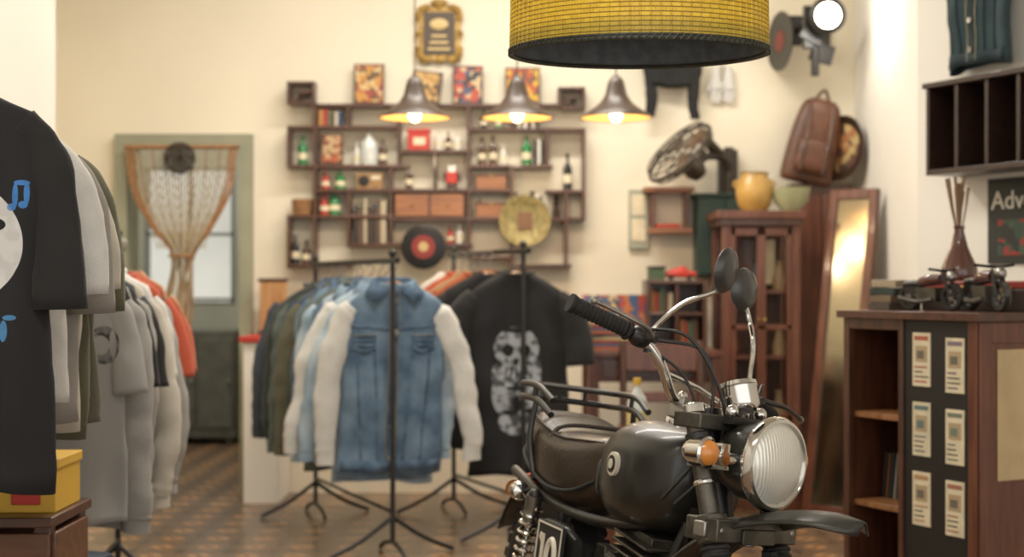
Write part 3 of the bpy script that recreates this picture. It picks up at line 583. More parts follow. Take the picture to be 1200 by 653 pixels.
# leaning mirror
bl,br_=Vector((1.43,7.0,.0)),Vector((1.625,6.815,.0))
ex=(br_-bl); W=ex.length; ex.normalize(); nn=Vector((-ex.y,ex.x,0)); ez=Vector((0,0,1.60))+nn*.27; H=ez.length; ez.normalize(); ey=ez.cross(ex); M=Matrix.Identity(4)
for i,a in enumerate((ex,ey,ez)):
    for k in range(3): M[k][i]=a[k]
M[0][3],M[1][3],M[2][3]=bl
b=B('standing_mirror'); b.M=M
for xa,xb,za,zb in((0,.045,0,H),(W-.045,W,0,H),(.045,W-.045,0,.05),(.045,W-.045,H-.05,H)): b.bb(xa,xb,-.015,.02,za,zb,rwood)
b.bb(.04,W-.04,-.002,.012,.045,H-.045,mat('aged_mirror_glass',(176,168,146),.14,1,var=.1,scale=5)); b.done(.004)
# wall fan
fm=mat('fan_grey',(64,56,48),.4,.4); fb=mat('fan_blade',(104,76,54),.4)
b=B('wall_fan'); c=Vector((.87,7.38,1.81)); ax=Vector((-.66,-.30,.66)).normalized(); x,y,z=frame(ax)
for r,d in ((.2,0),(.19,.03),(.19,-.03),(.12,.05),(.12,-.05),(.06,.055)): b.torus(c+z*d,ax,r,.005 if r<.2 else .011,fm,36,6)
for i in range(18):
    a=2*math.pi*i/18; d=x*math.cos(a)+y*math.sin(a)
    for s in(-1,1): b.tube([c+d*.2,c+d*.19+z*s*.03,c+d*.12+z*s*.05,c+d*.03+z*s*.055],.002,fm,4)
b.lathe([(0,.06),(.04,.06),(.045,.045),(0,.04)],fm,c,ax,20); b.lathe([(.03,-.03),(.055,-.06),(.06,-.13),(.04,-.17),(0,-.18)],fm,c,ax,20)
for i in range(4):
    a=i*math.pi/2; d=x*math.cos(a)+y*math.sin(a); p=z.cross(d)
    vs=[c+d*.03+p*.015,c+d*.16+p*.06+z*.015,c+d*.175,c+d*.15-p*.05-z*.015,c+d*.03-p*.02]; b.add(vs,[(0,1,2,3,4)],fb)
q=c-z*.12; b.tube([q,(1.02,7.5,1.80),(1.12,7.56,1.80),(1.16,7.60,1.72),(1.16,7.6,1.60)],.024,fm,10,sm=5); b.tube([(1.16,7.6,1.86),(1.16,7.6,1.58)],.026,fm,10); b.bb(1.11,1.21,7.62,7.70,1.6,1.85,fm); b.tube([(1.0,7.45,1.90),(1.1,7.55,1.82)],.03,fm,10); b.done()
b=B('small_wall_shelf'); b.bb(.70,.97,7.55,7.70,1.62,1.645,crate); b.bb(.73,.96,7.55,7.70,1.40,1.43,crate); b.bb(.74,.76,7.6,7.69,1.43,1.62,rwood); b.bb(.92,.94,7.6,7.69,1.43,1.62,rwood); b.bb(.77,.9,7.58,7.66,1.43,1.45,red); b.done(.003)
b=B('pale_notice_board'); b.bb(.63,.735,7.67,7.70,1.32,1.64,mat('sage_card',(160,160,140),.7)); b.bb(.645,.72,7.665,7.67,1.36,1.48,cream); b.bb(.645,.72,7.665,7.67,1.5,1.61,cream); b.done(.003)
bj=garment('black_jacket',(.86,7.63,2.58),.0,cloth('black_jacket_cloth',(19,18,18)),L=.52,hw=.18,style='long',seed=95,hook=.10,spread=-.012,fold=.03); bj.scale=(.74,.74,.74)
b=B('coat_hook'); b.cyl((.86,7.62,2.655),(.86,7.70,2.655),.007,steel); b.cyl((.86,7.69,2.655),(.86,7.70,2.655),.022,steel); b.done()
b=B('hanging_white_gloves')
for x in (1.10,1.17):
    b.tube([(x,7.67,2.30),(x,7.67,2.23),(x+.005,7.67,2.18)],[.02,.028,.03],wht,10,sm=3,flat=.5)
    for k in range(4): b.tube([(x-.02+k*.014,7.67,2.19),(x-.023+k*.016,7.67,2.10+.012*abs(k-1.5))],.0075,wht,6)
    b.tube([(x-.026,7.67,2.22),(x-.045,7.67,2.17)],.008,wht,6)
b.cyl((1.135,7.67,2.31),(1.135,7.70,2.31),.006,steel); b.tube([(1.10,7.67,2.30),(1.135,7.67,2.312),(1.17,7.67,2.30)],.004,wht,6); b.done()
# wall spotlight
b=B('wall_spotlight'); c=Vector((1.60,7.2,2.49)); sm=mat('spot_bulb',(255,250,235),.4,emit=(255,244,220),es=12)
b.ball(c,(.066,.05,.066),sm); b.lathe([(.075,-.02),(.095,.0),(.08,.10),(.05,.16),(0,.18)],black,c,(0,1,.1),24)
b.bb(1.50,1.55,7.3,7.34,2.34,2.56,black); b.box((1.54,7.3,2.40),(.12,.02,.06),black,(0,.5,0)); b.box((1.60,7.34,2.32),(.12,.02,.10),black,(0,.3,0)); b.cyl((1.56,7.32,2.2),(1.56,7.32,2.35),.022,black)
b.cyl((1.54,7.32,2.5),(1.54,7.7,2.5),.015,black); b.bb(1.48,1.72,7.68,7.70,2.42,2.58,black); b.cyl((1.60,7.3,2.5),(1.52,7.32,2.5),.014,black); b.done(.003)
pl((1.58,7.06,2.47),8,(1,.93,.82),.06)
# ------------------------------------------------------------------ right wall things (wall-local frame CM: x along wall, y into wall, wall face at y=.84)
b=B('pigeonhole_wall_shelf'); b.M=CM; z0,z1=1.53,1.873; xa,xb=-.33,.70
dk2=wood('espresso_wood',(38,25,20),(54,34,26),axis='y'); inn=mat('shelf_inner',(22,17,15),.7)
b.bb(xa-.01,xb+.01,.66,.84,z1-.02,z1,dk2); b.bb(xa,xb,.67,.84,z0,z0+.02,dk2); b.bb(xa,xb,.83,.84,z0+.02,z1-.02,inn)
for k in range(8): x=xa+(xb-xa-.016)*k/7; b.bb(x,x+.016,.67,.83,z0+.02,z1-.02,dk2)
b.done(.002)
zr=math.atan2(-.887,.461)
tp=CM@Vector((-.17,.775,2.60))
garment('teal_denim_jacket',tp,zr,mat('teal_denim',(34,52,56),.9,col2=(48,68,72),scale=8,bump=.2,bs=100),L=.68,hw=.16,dep=.035,style='none',seed=90,jacket=True,stitch=mat('teal_seam',(28,44,48),.9),sl=stit,fold=.02)
b=B('coat_hook'); b.M=CM; b.cyl((-.17,.77,2.70),(-.17,.84,2.70),.008,steel); b.cyl((-.17,.83,2.70),(-.17,.84,2.70),.025,steel); b.done()
b=B('band_poster'); b.M=CM; pm=mat('poster_black_green',(30,34,30),.6); b.bb(-.18,.27,.830,.839,1.20,1.512,pm); b.bb(-.13,.22,.828,.830,1.23,1.36,poster('pst',[(130,44,34),(44,66,50),(60,76,60),(34,38,34)],20)); pb=b.done()
t=bpy.data.curves.new('poster_title','FONT'); t.body='Adventure'; t.size=.095; t.extrude=.001; to=bpy.data.objects.new('poster_title',t); sc.collection.objects.link(to); to.rotation_euler=(math.pi/2,0,zr); to.location=CM@Vector((-.16,.827,1.40)); t.materials.append(mat('poster_white',(222,216,200),.6)); to.parent=pb
Lc,Dc,Hc=.586,.78,1.04; M=CM
b=B('display_counter'); b.M=M
iw=wood('inner_wood',(122,78,44),(150,100,60))
b.bb(-.02,Lc+.02,-.02,Dc,Hc-.025,Hc,dwoodx); b.bb(0,.02,0,Dc,0,Hc-.025,dwood); b.bb(0,Lc,Dc-.015,Dc,0,Hc-.025,iw)
b.bb(0,Lc,0,Dc,0,.06,dwood); b.bb(0,.025,-.006,.02,0,Hc-.025,dwood); b.bb(.255,.275,-.004,.02,.06,Hc-.025,dwood); b.bb(.25,.27,.02,Dc-.015,.06,Hc-.025,iw); b.bb(.02,.25,.36,.375,.06,Hc-.025,iw)
for z in(.40,.69): b.bb(.02,.255,.02,.36,z,z+.018,iw)
b.bb(.0,.26,-.004,.018,Hc-.06,Hc-.025,dwood)
b.bb(.275,Lc-.03,.003,.02,.06,Hc-.025,mat('black_lacquer',(22,21,19),.5)); b.bb(Lc-.035,Lc,-.006,.035,0,Hc-.025,rwood)
b.bb(Lc-.02,Lc,.035,Dc,0,Hc-.025,rwood); b.bb(Lc,Lc+.008,.05,.45,.12,.16,rwood); b.bb(Lc,Lc+.008,.0,.05,0.0,Hc-.03,rwood); b.bb(Lc,Lc+.008,.45,.50,0,Hc-.03,rwood); b.bb(Lc,Lc+.008,.05,.45,Hc-.09,Hc-.03,rwood)
b.bb(Lc+.001,Lc+.004,.075,.42,.54,.93,mat('kraft_paper',(196,170,126),.8,var=.08))
b.done(.003)
b=B('vintage_label_cards'); b.M=M; hd=[(168,84,64),(96,116,116),(176,134,92),(124,108,116),(112,124,104),(160,106,82)]; ink=mat('print_ink',(104,96,84),.7)
for ci,x in enumerate((.315,.455)):
    for k in range(3):
        z=.81-k*.215-(.012 if ci else 0); b.bb(x,x+.075,0,.003,z,z+.165,cream); h_=mat('hdr%d'%(ci*3+k),hd[ci*3+k],.6); b.bb(x+.008,x+.067,-.001,0,z+.142,z+.155,h_)
        b.bb(x+.012,x+.063,-.001,0,z+.075,z+.125,mat('sepia_picture',(176,152,116),.6)); b.bb(x+.02,x+.05,-.0015,0,z+.085,z+.11,h_ if k%2 else ink)
        for q in range(4): b.bb(x+.008,x+.067-R.uniform(0,.03),-.001,0,z+.012+q*.015,z+.017+q*.015,ink if q%3 else h_)
b.done()
b=B('vinyl_sleeves'); b.M=M
for i in range(9): b.box((.05+i*.018,.2,.494),(.006,.15,.15),mat('slv%d'%(i%4),[(60,60,60),(120,80,52),(36,58,66),(160,152,136)][i%4],.6),(0,.12,0))
b.done()
def cpt(x,y,z): return M@Vector((x,y,z))
b=B('stacked_books'); b.M=M
for i in range(4): b.box((.06,.16,1.04+.012+i*.025),(.10-.01*(i%2),.14,.024),mat('sb%d'%i,[(70,60,50),(110,90,66),(40,50,46),(160,142,116)][i],.6),(0,0,.1*i))
b.done(.002)
b=B('red_record_case'); b.M=M; b.bb(.12,.60,.22,.42,1.04,1.11,mat('dark_brown_case',(46,32,27),.5)); b.bb(.12,.60,.22,.42,1.11,1.135,mat('case_red',(130,42,34),.5)); b.bb(.3,.34,.212,.22,1.09,1.12,gold); b.bb(.47,.51,.212,.22,1.09,1.12,gold); b.done(.004)
b=B('reed_vase'); v=cpt(.21,.30,1.135)
b.lathe([(0,0),(.055,0),(.062,.015),(.054,.05),(.028,.11),(.015,.165),(.019,.18),(.012,.175)],mat('brown_glass',(78,42,32),.2,coat=.5),v,seg=24)
for i in range(14):
    a=R.uniform(0,6); s=R.uniform(.01,.04); b.tube([v+Vector((0,0,.12)),v+Vector((s*math.cos(a)*.6,s*math.sin(a),.24)),v+Vector((s*math.cos(a),s*math.sin(a),R.uniform(.29,.345)))],[.0025,.003,.006],mat('dried_reed',(126,96,72),.9),5)
b.done()
for (mx,my,sc_,rz) in ((.28,.11,1.2,.1),(.49,.13,1.3,-.3)):
    b=B('model_motorcycle'); b.M=M@Matrix.Translation((mx,my,1.04))@Matrix.Rotation(rz,4,'Z')@Matrix.Scale(sc_,4)
    for x in(-.07,.07):
        b.torus((x,0,.038),(0,1,0),.029,.009,black,20,6); b.lathe([(0,-.006),(.009,-.006),(.009,.006),(0,.006)],steel,(x,0,.038),(0,1,0),10)
        for i in range(6): a=i*math.pi/3; b.cyl((x,0,.038),(x+.028*math.cos(a),0,.038+.028*math.sin(a)),.0015,steel,seg=4)
    b.loft([(-.035,0,.075,.014,.014,.012,2.5),(0,0,.08,.02,.018,.014,2.5),(.035,0,.082,.015,.014,.012,2.5)],mat('model_tank',(70,30,26),.3,coat=.5),14,3); b.loft([(-.085,0,.07,.012,.009,.008,2.5),(-.05,0,.072,.016,.010,.01,2.5),(-.03,0,.07,.012,.008,.008,2.5)],black,14,3)
    b.bb(-.035,.028,-.018,.018,.025,.062,alu); b.bb(-.08,-.03,-.012,.012,.045,.065,black); b.cyl((.05,-.012,.1),(.07,-.012,.038),.004,black); b.cyl((.05,.012,.1),(.07,.012,.038),.004,black); b.tube([(.035,-.05,.11),(.05,0,.105),(.035,.05,.11)],.004,black,6,sm=3); b.ball((.066,0,.09),.015,steel,10); b.tube([(.02,-.02,.03),(-.03,-.022,.025),(-.09,-.022,.035)],.006,alu,8,sm=3); b.cyl((-.04,.01,.04),(-.06,.05,.002),.002,chrome,seg=5); b.done()
# ------------------------------------------------------------------ motorcycle
al=math.radians(8)
def bframe(o,ang):
    u=Vector((math.sin(ang),-math.cos(ang),0)); l=Vector((math.cos(ang),math.sin(ang),0)); z=Vector((0,0,1))
    up=z*math.cos(al)+l*math.sin(al); lf=l*math.cos(al)-z*math.sin(al); M=Matrix.Identity(4)
    for k in range(3): M[k][0]=u[k]; M[k][1]=lf[k]; M[k][2]=up[k]; M[k][3]=o[k]
    return M
FM=bframe((.384,2.95,.965),math.radians(42)); BM=bframe((.418,2.982,.818),math.radians(19))
bike=empty('motorcycle')
paint=mat('dark_green_tank_paint',(27,27,23),.36,var=.25,scale=3,coat=.18)
seatM=mat('worn_seat_leather',(50,40,30),.32,var=.35,scale=6,bump=.12,bs=90)
rub=mat('tyre_rubber',(24,23,22),.75); orange=mat('amber_lens',(212,130,52),.25,coat=.5)
def part(n,Mx): q=B(n); q.M=Mx; return q
HM=FM@Matrix.Translation((0,0,-.10))@Matrix.Rotation(math.radians(-14.5),4,'X')
b=part('handlebar',HM)
hb=[(0,.04,0),(0,.075,.006),(.0,.13,.052),(-.02,.20,.088),(-.07,.33,.095)]
pts=[(x,-y,z) for x,y,z in hb[::-1]]+hb
b.tube(pts,.011,chrome,12,sm=6)
b.tube([(-.005,-.115,.04),(0,0,.045),(-.005,.115,.04)],.006,chrome,8)
for s in(-1,1):
    a=Vector((-.028,s*.222,.090)); c=Vector((-.073,s*.338,.096)); d=(c-a)
    b.tube([a,c],.0165,rub,16)
    for k in range(13): q=a+d*(k+.5)/13; b.torus(q,d,.0165,.0024,rub,16,5)
    b.cyl(c,c+d.normalized()*.008,.02,rub); b.cyl(a-d.normalized()*.008,a,.022,rub)
    e2=Vector((-.016,s*.19,.085))
    b.ball(e2,(.024,.03,.022),black,12); b.cyl(e2+Vector((.015,0,0)),e2+Vector((.04,s*-.005,-.002)),.009,black)
    b.tube([e2+Vector((.035,s*.0,0)),e2+Vector((.055,s*.05,.004)),e2+Vector((.035,s*.11,.010)),e2+Vector((.018,s*.165,.012))],[.006,.0055,.005,.006],black if s>0 else steel,8,sm=5); b.ball(e2+Vector((.018,s*.165,.012)),.008,steel,8)
    b.tube([e2+Vector((.03,s*-.01,0)),(.08,s*.10,.09),(.10,s*.06,.0),(.07,s*.03,-.11),(.0,s*.02,-.2)],.004,black,6,sm=6)
    b.tube([e2+Vector((.0,s*-.03,-.01)),(.04,s*.10,.04),(.06,s*.05,-.03),(.05,s*.035,-.12)],.0035,black,6,sm=6)
b.tube([(-.02,-.2,.10),(.08,-.15,.10),(.12,-.05,-.0),(.1,.0,-.1)],.004,black,6,sm=6)
for s in(-1,1): b.box((0,s*.04,-.012),(.035,.022,.045),steel); b.ball((0,s*.04,.012),.012,chrome,10)
b.done(.002,parent=bike)
b=B('mirrors'); mg=mat('mirror_back',(46,46,44),.35,coat=.3)
P1=HM@Vector((-.01,-.165,.075)); P2=HM@Vector((-.01,.17,.08))
M1=Vector((.432,2.86,1.15)); M2=Vector((.508,3.10,1.112))
b.tube([P1,P1+Vector((.01,-.01,.035)),P1+Vector((.07,.0,.085)),M1+Vector((-.03,0,-.045)),M1+Vector((0,0,-.03))],.0055,chrome,8,sm=6)
b.tube([P2,P2+Vector((.008,0,.05)),P2+Vector((.015,.0,.12)),M2+Vector((.01,0,-.07)),M2+Vector((0,0,-.03))],.0055,chrome,8,sm=6)
for Mv,ax in((M1,Vector((.80,-.5,-.18))),(M2,Vector((.70,-.65,.0)))):
    ax.normalize()
    b.lathe([(0,.016),(.03,.012),(.044,.004),(.048,-.004),(.045,-.008)],mg,Mv,ax,28); b.lathe([(.044,-.006),(0,-.006)],chrome,Mv,ax,28)
for P in(P1,P2): b.cyl(P-Vector((0,0,.012)),P+Vector((0,0,.012)),.011,black)
b.done(parent=bike)
hc=Vector((.215,0,-.195))
def lens_mat():
    m,nt,p=base('headlight_lens'); N=nt.nodes.new; Lk=nt.links.new
    p.inputs['Base Color'].default_value=lin((226,224,212)); p.inputs['Metallic'].default_value=.45; p.inputs['Roughness'].default_value=.22; p.inputs['Coat Weight'].default_value=1
    tc=N('ShaderNodeTexCoord'); w=N('ShaderNodeTexWave'); w.inputs['Scale'].default_value=42; w.bands_direction='X'
    mp=N('ShaderNodeMapping'); mp.inputs['Rotation'].default_value=(0,0,math.radians(-48)); Lk(tc.outputs['Object'],mp.inputs[0]); Lk(mp.outputs[0],w.inputs['Vector'])
    bp=N('ShaderNodeBump'); bp.inputs['Strength'].default_value=.3; bp.inputs['Distance'].default_value=.003; Lk(w.outputs['Fac'],bp.inputs['Height']); Lk(bp.outputs[0],p.inputs['Normal']); return m
b=part('headlight',FM)
b.lathe([(.0,-.125),(.03,-.12),(.06,-.095),(.078,-.055),(.084,-.01),(.086,0)],paint,hc,(1,0,-.04),36)
b.lathe([(.086,-.012),(.093,-.004),(.094,.006),(.089,.016),(.083,.018),(.080,.012)],chrome,hc,(1,0,-.04),40)
b.lathe([(.081,.012),(.07,.020),(.045,.027),(.02,.03),(0,.031)],lens_mat(),hc,(1,0,-.04),40)
for s in(-1,1): b.cyl(hc+Vector((-.03,s*.075,0)),hc+Vector((-.03,s*.11,0)),.014,chrome); b.box((.14,s*.105,-.19),(.10,.006,.05),chrome)
b.done(parent=bike)
b=part('speedometer',FM); c=Vector((.115,0,-.055))
b.lathe([(0,-.045),(.03,-.045),(.038,-.035),(.038,.0),(.041,.004),(.040,.012),(.034,.013)],chrome,c,(-.35,0,1),32); b.lathe([(.035,.011),(0,.011)],mat('dial_face',(30,30,30),.2,coat=1),c,(-.35,0,1),28)
b.torus(c+Vector((0,0,-.02)),(-.35,0,1),.0385,.002,chrome,28,6); b.cyl(c+Vector((0,0,-.05)),c+Vector((-.01,0,-.1)),.01,black)
b.bb(.06,.15,-.05,.05,-.125,-.11,black); b.ball((.14,-.045,-.10),.014,chrome,12); b.ball((.14,.045,-.10),.014,chrome,12); b.done(parent=bike)
def fk(u,l): t=(-.03-u)/.645; return Vector((.06+.21*t,l,u))
b=part('front_fork',FM)
for s in(-1,1):
    l=s*.095; b.cyl(fk(-.10,l),fk(-.34,l),.020,alu,seg=20); b.cyl(fk(-.095,l),fk(-.115,l),.024,chrome)
    n=12; P=[];r=[]
    for i in range(n*2+1): P.append(fk(-.36-.16*i/(n*2),l)); r.append(.031 if i%2 else .024)
    b.tube(P,r,rub,18); b.cyl(fk(-.34,l),fk(-.36,l),.027,black); b.cyl(fk(-.52,l),fk(-.70,l),.025,alu,seg=20); b.cyl(fk(-.15,l),fk(-.165,l),.025,black); b.cyl(fk(-.24,l),fk(-.25,l),.024,chrome)
b.box((.09,0,-.125),(.07,.24,.03),alu); b.box((.155,0,-.33),(.08,.25,.045),alu)
for s in(-1,1): b.cyl(fk(-.305,s*.095),fk(-.355,s*.095),.032,alu,seg=20); b.box(fk(-.33,s*.095)+Vector((.0,s*.03,0)),(.03,.02,.03),steel); b.ball(fk(-.33,s*.095)+Vector((.03,s*.015,0)),.01,steel,10)
b.cyl((.04,0,-.10),(.11,0,-.36),.028,black); b.done(.003,parent=bike)
b=part('front_indicators',FM)
for s in(-1,1):
    c=Vector((.165,s*.142,-.185)); b.cyl(c,(.165,s*.10,-.19),.009,chrome); b.lathe([(0,-.05),(.018,-.046),(.027,-.03),(.029,0),(.031,.004),(.026,.008)],chrome,c,(1,0,0),24); b.lathe([(.025,.006),(.021,.016),(.011,.022),(0,.023)],orange,c,(1,0,0),24)
b.done(parent=bike)
def wheel(n,Mx,c,r,tw,steps=44):
    b=part(n,Mx); c=Vector(c); ax=(0,1,0)
    b.torus(c,ax,r-tw,tw*.92,rub,56,12)
    for i in range(steps):
        a=2*math.pi*i/steps; d=Vector((math.cos(a),0,math.sin(a)))
        for k in(-1,0,1):
            if k==0 and i%2: continue
            p=c+d*(r-.004-abs(k)*tw*.28)+Vector((0,k*tw*.6,0)); b.box(p,(.016,tw*.42,.024),rub,(0,-a,0))
    b.lathe([(r-2*tw+.012,-.022),(r-2*tw-.004,-.018),(r-2*tw-.01,0),(r-2*tw-.004,.018),(r-2*tw+.012,.022)],chrome,c,ax,48)
    b.lathe([(.02,-.06),(.055,-.055),(.06,-.03),(.04,-.02),(.04,.02),(.06,.03),(.055,.055),(.02,.06)],alu,c,ax,28,cap=True)
    for i in range(32):
        a=2*math.pi*i/32; a2=a+(.5 if i%4<2 else -.5); s=.032 if i%2 else -.032
        b.cyl(c+Vector((.055*math.cos(a),s,.055*math.sin(a))),c+Vector(((r-2*tw)*math.cos(a2),0,(r-2*tw)*math.sin(a2))),.0018,chrome,seg=5)
    b.cyl(c+Vector((0,-.12,0)),c+Vector((0,.12,0)),.010,steel); return b.done(parent=bike)
wheel('front_wheel',FM,(.27,0,-.668),.303,.045)
b=part('front_fender',FM); RR=[]
fp=catmull([(-.03,0,-.44),(.07,0,-.355),(.17,0,-.305),(.27,0,-.28),(.36,0,-.272),(.435,0,-.282)],6)
for i,p in enumerate(fp):
    t=i/(len(fp)-1); w=.080*(1 if t<.66 else math.sqrt(max(0.02,1-((t-.66)/.345)**2))); nrm=(fp[min(i+1,len(fp)-1)]-fp[max(i-1,0)]).normalized(); up=Vector((-nrm.z,0,nrm.x))
    RR.append([p+Vector((0,q*w,0))-up*(.026*abs(q)**2.2) for q in [-1+2*j/12 for j in range(13)]])
fen=mat('dark_steel_fender',(48,47,42),.38,.3,var=.2,scale=8)
b.rings(RR,fen,False,False); b.done(parent=bike,solid=.004)
b=part('fender_bracket',FM); b.box((.17,0,-.34),(.06,.10,.03),alu); b.cyl((.17,0,-.31),(.17,0,-.36),.015,steel); b.done(.002,parent=bike)
b=part('fuel_tank',BM)
b.loft([(.02,0,-.09,.04,.05,.05,2.4),(-.01,0,-.10,.09,.085,.095,2.6),(-.08,0,-.11,.126,.105,.125,2.8),(-.18,0,-.115,.136,.115,.13,3),(-.26,0,-.12,.126,.105,.125,2.8),(-.33,0,-.125,.095,.085,.105,2.5),(-.38,0,-.13,.06,.055,.08,2.3),(-.395,0,-.13,.02,.02,.03,2)],paint,36,6)
b.lathe([(.034,-.006),(.034,.010),(.028,.018),(0,.02)],chrome,(-.15,0,.0),(0,0,1),28)
wp=mat('plate_cream',(222,214,194),.5)
for s in(-1,1):
    c=Vector((-.165,s*.139,-.105)); b.lathe([(.026,-.006),(.026,.004),(0,.005)],wp,c,(0,s,0),24); b.lathe([(.019,.005),(.019,.0065),(0,.007)],mat('badge_black',(24,24,24),.3),c,(0,s,0),20); b.lathe([(.011,.0065),(.011,.008),(0,.0085)],wp,c,(0,s,0),16)
    b.loft([(-.29,s*.10,-.15,.016,.035,.04,3),(-.33,s*.088,-.15,.018,.045,.045,3),(-.37,s*.06,-.15,.016,.035,.04,3)],rub,14,3)
b.tube([(.01,0,-.17),(-.1,0,-.215),(-.3,0,-.23)],.03,black,12,sm=4); b.done(parent=bike,smooth=1)
b=part('seat',BM)
b.loft([(-.34,0,-.12,.055,.045,.06,2.6),(-.37,0,-.12,.085,.062,.09,3),(-.45,0,-.13,.115,.065,.125,3.2),(-.56,0,-.135,.132,.065,.125,3.4),(-.68,0,-.12,.132,.07,.11,3.4),(-.78,0,-.10,.12,.07,.09,3.2),(-.82,0,-.09,.095,.055,.06,3),(-.835,0,-.09,.05,.03,.03,2.5)],seatM,36,6)
for s in(-1,1): b.tube([(-.37,s*.088,-.165),(-.45,s*.117,-.20),(-.56,s*.133,-.205),(-.68,s*.133,-.18),(-.78,s*.121,-.145),(-.825,s*.09,-.12)],.005,rub,8,sm=5); b.tube([(-.38,s*.075,-.075),(-.45,s*.10,-.078),(-.56,s*.113,-.082),(-.68,s*.113,-.065),(-.79,s*.10,-.045)],.003,seatM,8,sm=5)
b.tube([(-.60,-.13,-.12),(-.605,-.10,-.062),(-.605,0,-.052),(-.605,.10,-.062),(-.60,.13,-.12)],.006,seatM,8,sm=5); b.done(parent=bike,smooth=1.2)
b=part('rear_rack',BM)
for z in(-.005,.03): b.tube([(-.60,-.13,z-.03),(-.70,-.135,z),(-.84,-.125,z),(-.88,-.09,z),(-.89,0,z),(-.88,.09,z),(-.84,.125,z),(-.70,.135,z),(-.60,.13,z-.03)],.0085,black,10,sm=6)
for y in(-.07,0,.07): b.cyl((-.885,y,-.005),(-.885,y,.03),.006,black)
for s in(-1,1):
    b.cyl((-.72,s*.135,.03),(-.72,s*.135,-.005),.006,black); b.tube([(-.70,s*.135,0),(-.70,s*.14,-.1),(-.66,s*.13,-.2)],.008,black,8,sm=4)
for x in(-.80,-.86): b.cyl((x,-.125,.03),(x,.125,.03),.005,black)
b.done(parent=bike)
b=part('frame',BM)
for s in(-1,1):
    b.tube([(-.02,s*.03,-.16),(-.1,s*.07,-.22),(-.35,s*.10,-.25),(-.6,s*.12,-.235),(-.86,s*.11,-.20)],.013,black,10,sm=5)
    b.tube([(-.01,s*.02,-.2),(-.06,s*.06,-.40),(-.12,s*.09,-.58),(-.3,s*.1,-.62),(-.5,s*.1,-.56),(-.52,s*.1,-.23)],.013,black,10,sm=5)
    b.tube([(-.5,s*.09,-.52),(-.7,s*.10,-.53),(-.80,s*.10,-.525)],.015,black,10)
    b.loft([(-.36,s*.115,-.36,.012,.06,.06,4),(-.40,s*.135,-.36,.016,.085,.085,4),(-.50,s*.14,-.36,.016,.085,.085,4),(-.55,s*.125,-.36,.012,.06,.06,4)],paint,24,4)
    top=Vector((-.60,s*.145,-.235)); bot=Vector((-.67,s*.135,-.50)); b.cyl(top,bot,.010,chrome); b.ball(top,.018,black,10); b.cyl(top,top+(bot-top)*.25,.020,steel)
    P=[]; n=90
    for i in range(n+1):
        t=i/n; c=top+(bot-top)*(.12+.75*t); a=2*math.pi*9*t; P.append(c+Vector((.024*math.cos(a),.024*math.sin(a),0)))
    b.tube(P,.0045,chrome,6); b.cyl(top+(bot-top)*.86,bot,.022,steel)
b.done(parent=bike)
b=part('number_plate',BM@Matrix.Translation((.095,.008,-.032)))
b.bb(-.60,-.44,-.170,-.162,-.40,-.245,blackM); b.bb(-.595,-.445,-.172,-.170,-.40,-.396,wp); b.bb(-.595,-.445,-.172,-.170,-.252,-.248,wp); b.bb(-.597,-.593,-.172,-.170,-.40,-.248,wp); b.bb(-.447,-.443,-.172,-.170,-.40,-.248,wp)
b.bb(-.563,-.548,-.173,-.170,-.375,-.275,wp); b.box((-.568,-.1715,-.285),(.02,.003,.014),wp,(0,.6,0)); b.torus((-.495,-.171,-.325),(0,1,0),.026,.008,wp,24,6,sy=1.7); b.cyl((-.52,-.10,-.32),(-.52,-.163,-.32),.01,black); b.done(parent=bike)
b=part('engine',BM)
b.loft([(-.10,0,-.52,.06,.08,.07,3),(-.15,0,-.52,.11,.10,.09,3),(-.35,0,-.52,.12,.10,.09,3),(-.46,0,-.51,.10,.08,.08,3),(-.49,0,-.51,.05,.05,.05,3)],alu,24,4)
for s in(-1,1): b.lathe([(.09,0),(.088,.015),(.07,.03),(0,.035)],alu,(-.36,s*.115,-.52),(0,s,0),28); b.lathe([(.06,0),(.058,.02),(0,.025)],alu,(-.2,s*.11,-.52),(0,s,0),24)
for k in range(9): b.box((-.17+.006*k,0,-.41+k*.019),(.17,.20,.006),alu,(0,.1,0))
b.cyl((-.17,0,-.44),(-.125,0,-.26),.065,alu,seg=24); b.box((-.12,0,-.255),(.12,.15,.03),alu,(0,.1,0)); b.cyl((-.25,-.05,-.33),(-.33,-.05,-.33),.03,steel); b.box((-.31,-.05,-.34),(.05,.06,.08),alu)
b.cyl((-.33,-.2,-.56),(-.33,.2,-.56),.012,rub); b.done(.002,parent=bike)
b=part('exhaust',BM)
b.tube([(-.07,-.06,-.30),(.0,-.10,-.36),(.0,-.13,-.48),(-.08,-.145,-.58),(-.3,-.16,-.62),(-.5,-.17,-.60)],.02,chrome,14,sm=6); b.tube([(-.5,-.17,-.60),(-.55,-.17,-.595),(-.90,-.18,-.52),(-.95,-.18,-.51)],[.022,.036,.040,.03],chrome,20); b.done(parent=bike)
wheel('rear_wheel',BM,(-.76,0,-.520),.303,.055)
b=part('rear_fender',BM); RR=[]
for i in range(22):
    a=math.radians(50+i*5.0); p=Vector((-.76+.35*math.cos(a),0,-.52+.35*math.sin(a))); RR.append([p+Vector((0,q*.07,0))-Vector((math.cos(a),0,math.sin(a)))*.03*abs(q)**2 for q in [-1+2*j/10 for j in range(11)]])
b.rings(RR,fen,False,False); b.done(parent=bike,solid=.004)
b=part('rear_indicators',BM)
for s in(-1,1):
    c=Vector((-.67,s*.16,-.235)); b.cyl(c,(-.67,s*.07,-.235),.009,chrome); b.lathe([(0,-.045),(.016,-.04),(.023,-.02),(.025,.004),(.02,.012),(0,.016)],chrome,c,(1,0,0),20); b.lathe([(.022,-.046),(.016,-.056),(0,-.06)],orange,c,(1,0,0),20)
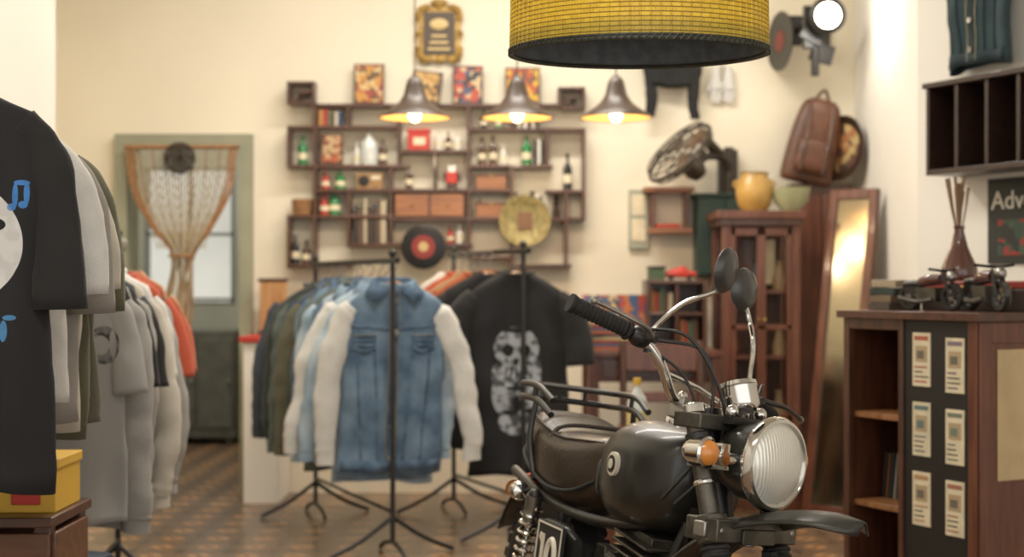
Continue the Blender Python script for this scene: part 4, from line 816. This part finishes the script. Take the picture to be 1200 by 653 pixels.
b.loft([(-1.02,0,-.25,.04,.03,.03,3),(-.95,0,-.245,.045,.035,.035,3)],red,16,2); b.cyl((-.95,0,-.245),(-.86,0,-.2),.012,black); b.done(parent=bike)
b=B('side_stand'); p0=BM@Vector((-.33,.10,-.6)); b.cyl(p0,(p0.x+.14,p0.y+.06,.01),.010,black); b.cyl((p0.x+.14,p0.y+.06,.0),(p0.x+.14,p0.y+.06,.012),.03,black); b.done(parent=bike)
# ------------------------------------------------------------------ lights
w=bpy.data.worlds.new('world'); sc.world=w; w.use_nodes=True; bgk=w.node_tree.nodes['Background']; bgk.inputs[0].default_value=(1,.975,.93,1); bgk.inputs[1].default_value=1.6
def area(name,loc,sx,sy,e,col,rot=(0,0,0)):
    l=bpy.data.lights.new(name,'AREA'); l.shape='RECTANGLE'; l.size=sx; l.size_y=sy; l.energy=e; l.color=col
    o=bpy.data.objects.new(name,l); sc.collection.objects.link(o); o.location=loc; o.rotation_euler=rot; return o
for i,(x,y,e) in enumerate(((-.4,1.2,30),(-.2,4.3,48),(.2,6.4,46),(-.9,6.2,28))):
    b=B('added_ceiling_fixture'); b.bb(x-.62,x+.62,y-.07,y+.07,3.25,3.3,white); b.done(.004)  # made-up fixture box, out of view, to carry the fill light below
    area('ceiling_fill_light',(x,y,3.24),1.2,.12,e,(1,.93,.82))  # added area light that fills the room from above the frame
area('back_room_fill_light',(-2,9,3.2),.8,.8,45,(1,.97,.88))  # added fill to brighten the back room, no lamp modelled there
# ------------------------------------------------------------------ camera
cd=bpy.data.cameras.new('camera'); cam=bpy.data.objects.new('camera',cd); sc.collection.objects.link(cam); cam.location=(0,0,1.12); cam.rotation_euler=(math.pi/2,0,0)
cd.lens=50; cd.sensor_width=36; cd.shift_y=.0071; cd.dof.use_dof=True; cd.dof.focus_distance=2.85; cd.dof.aperture_fstop=3.0; cd.clip_start=.05
sc.camera=cam
sc.view_settings.view_transform='Standard'; sc.view_settings.look='None'; sc.view_settings.exposure=-.04; sc.view_settings.gamma=1.10
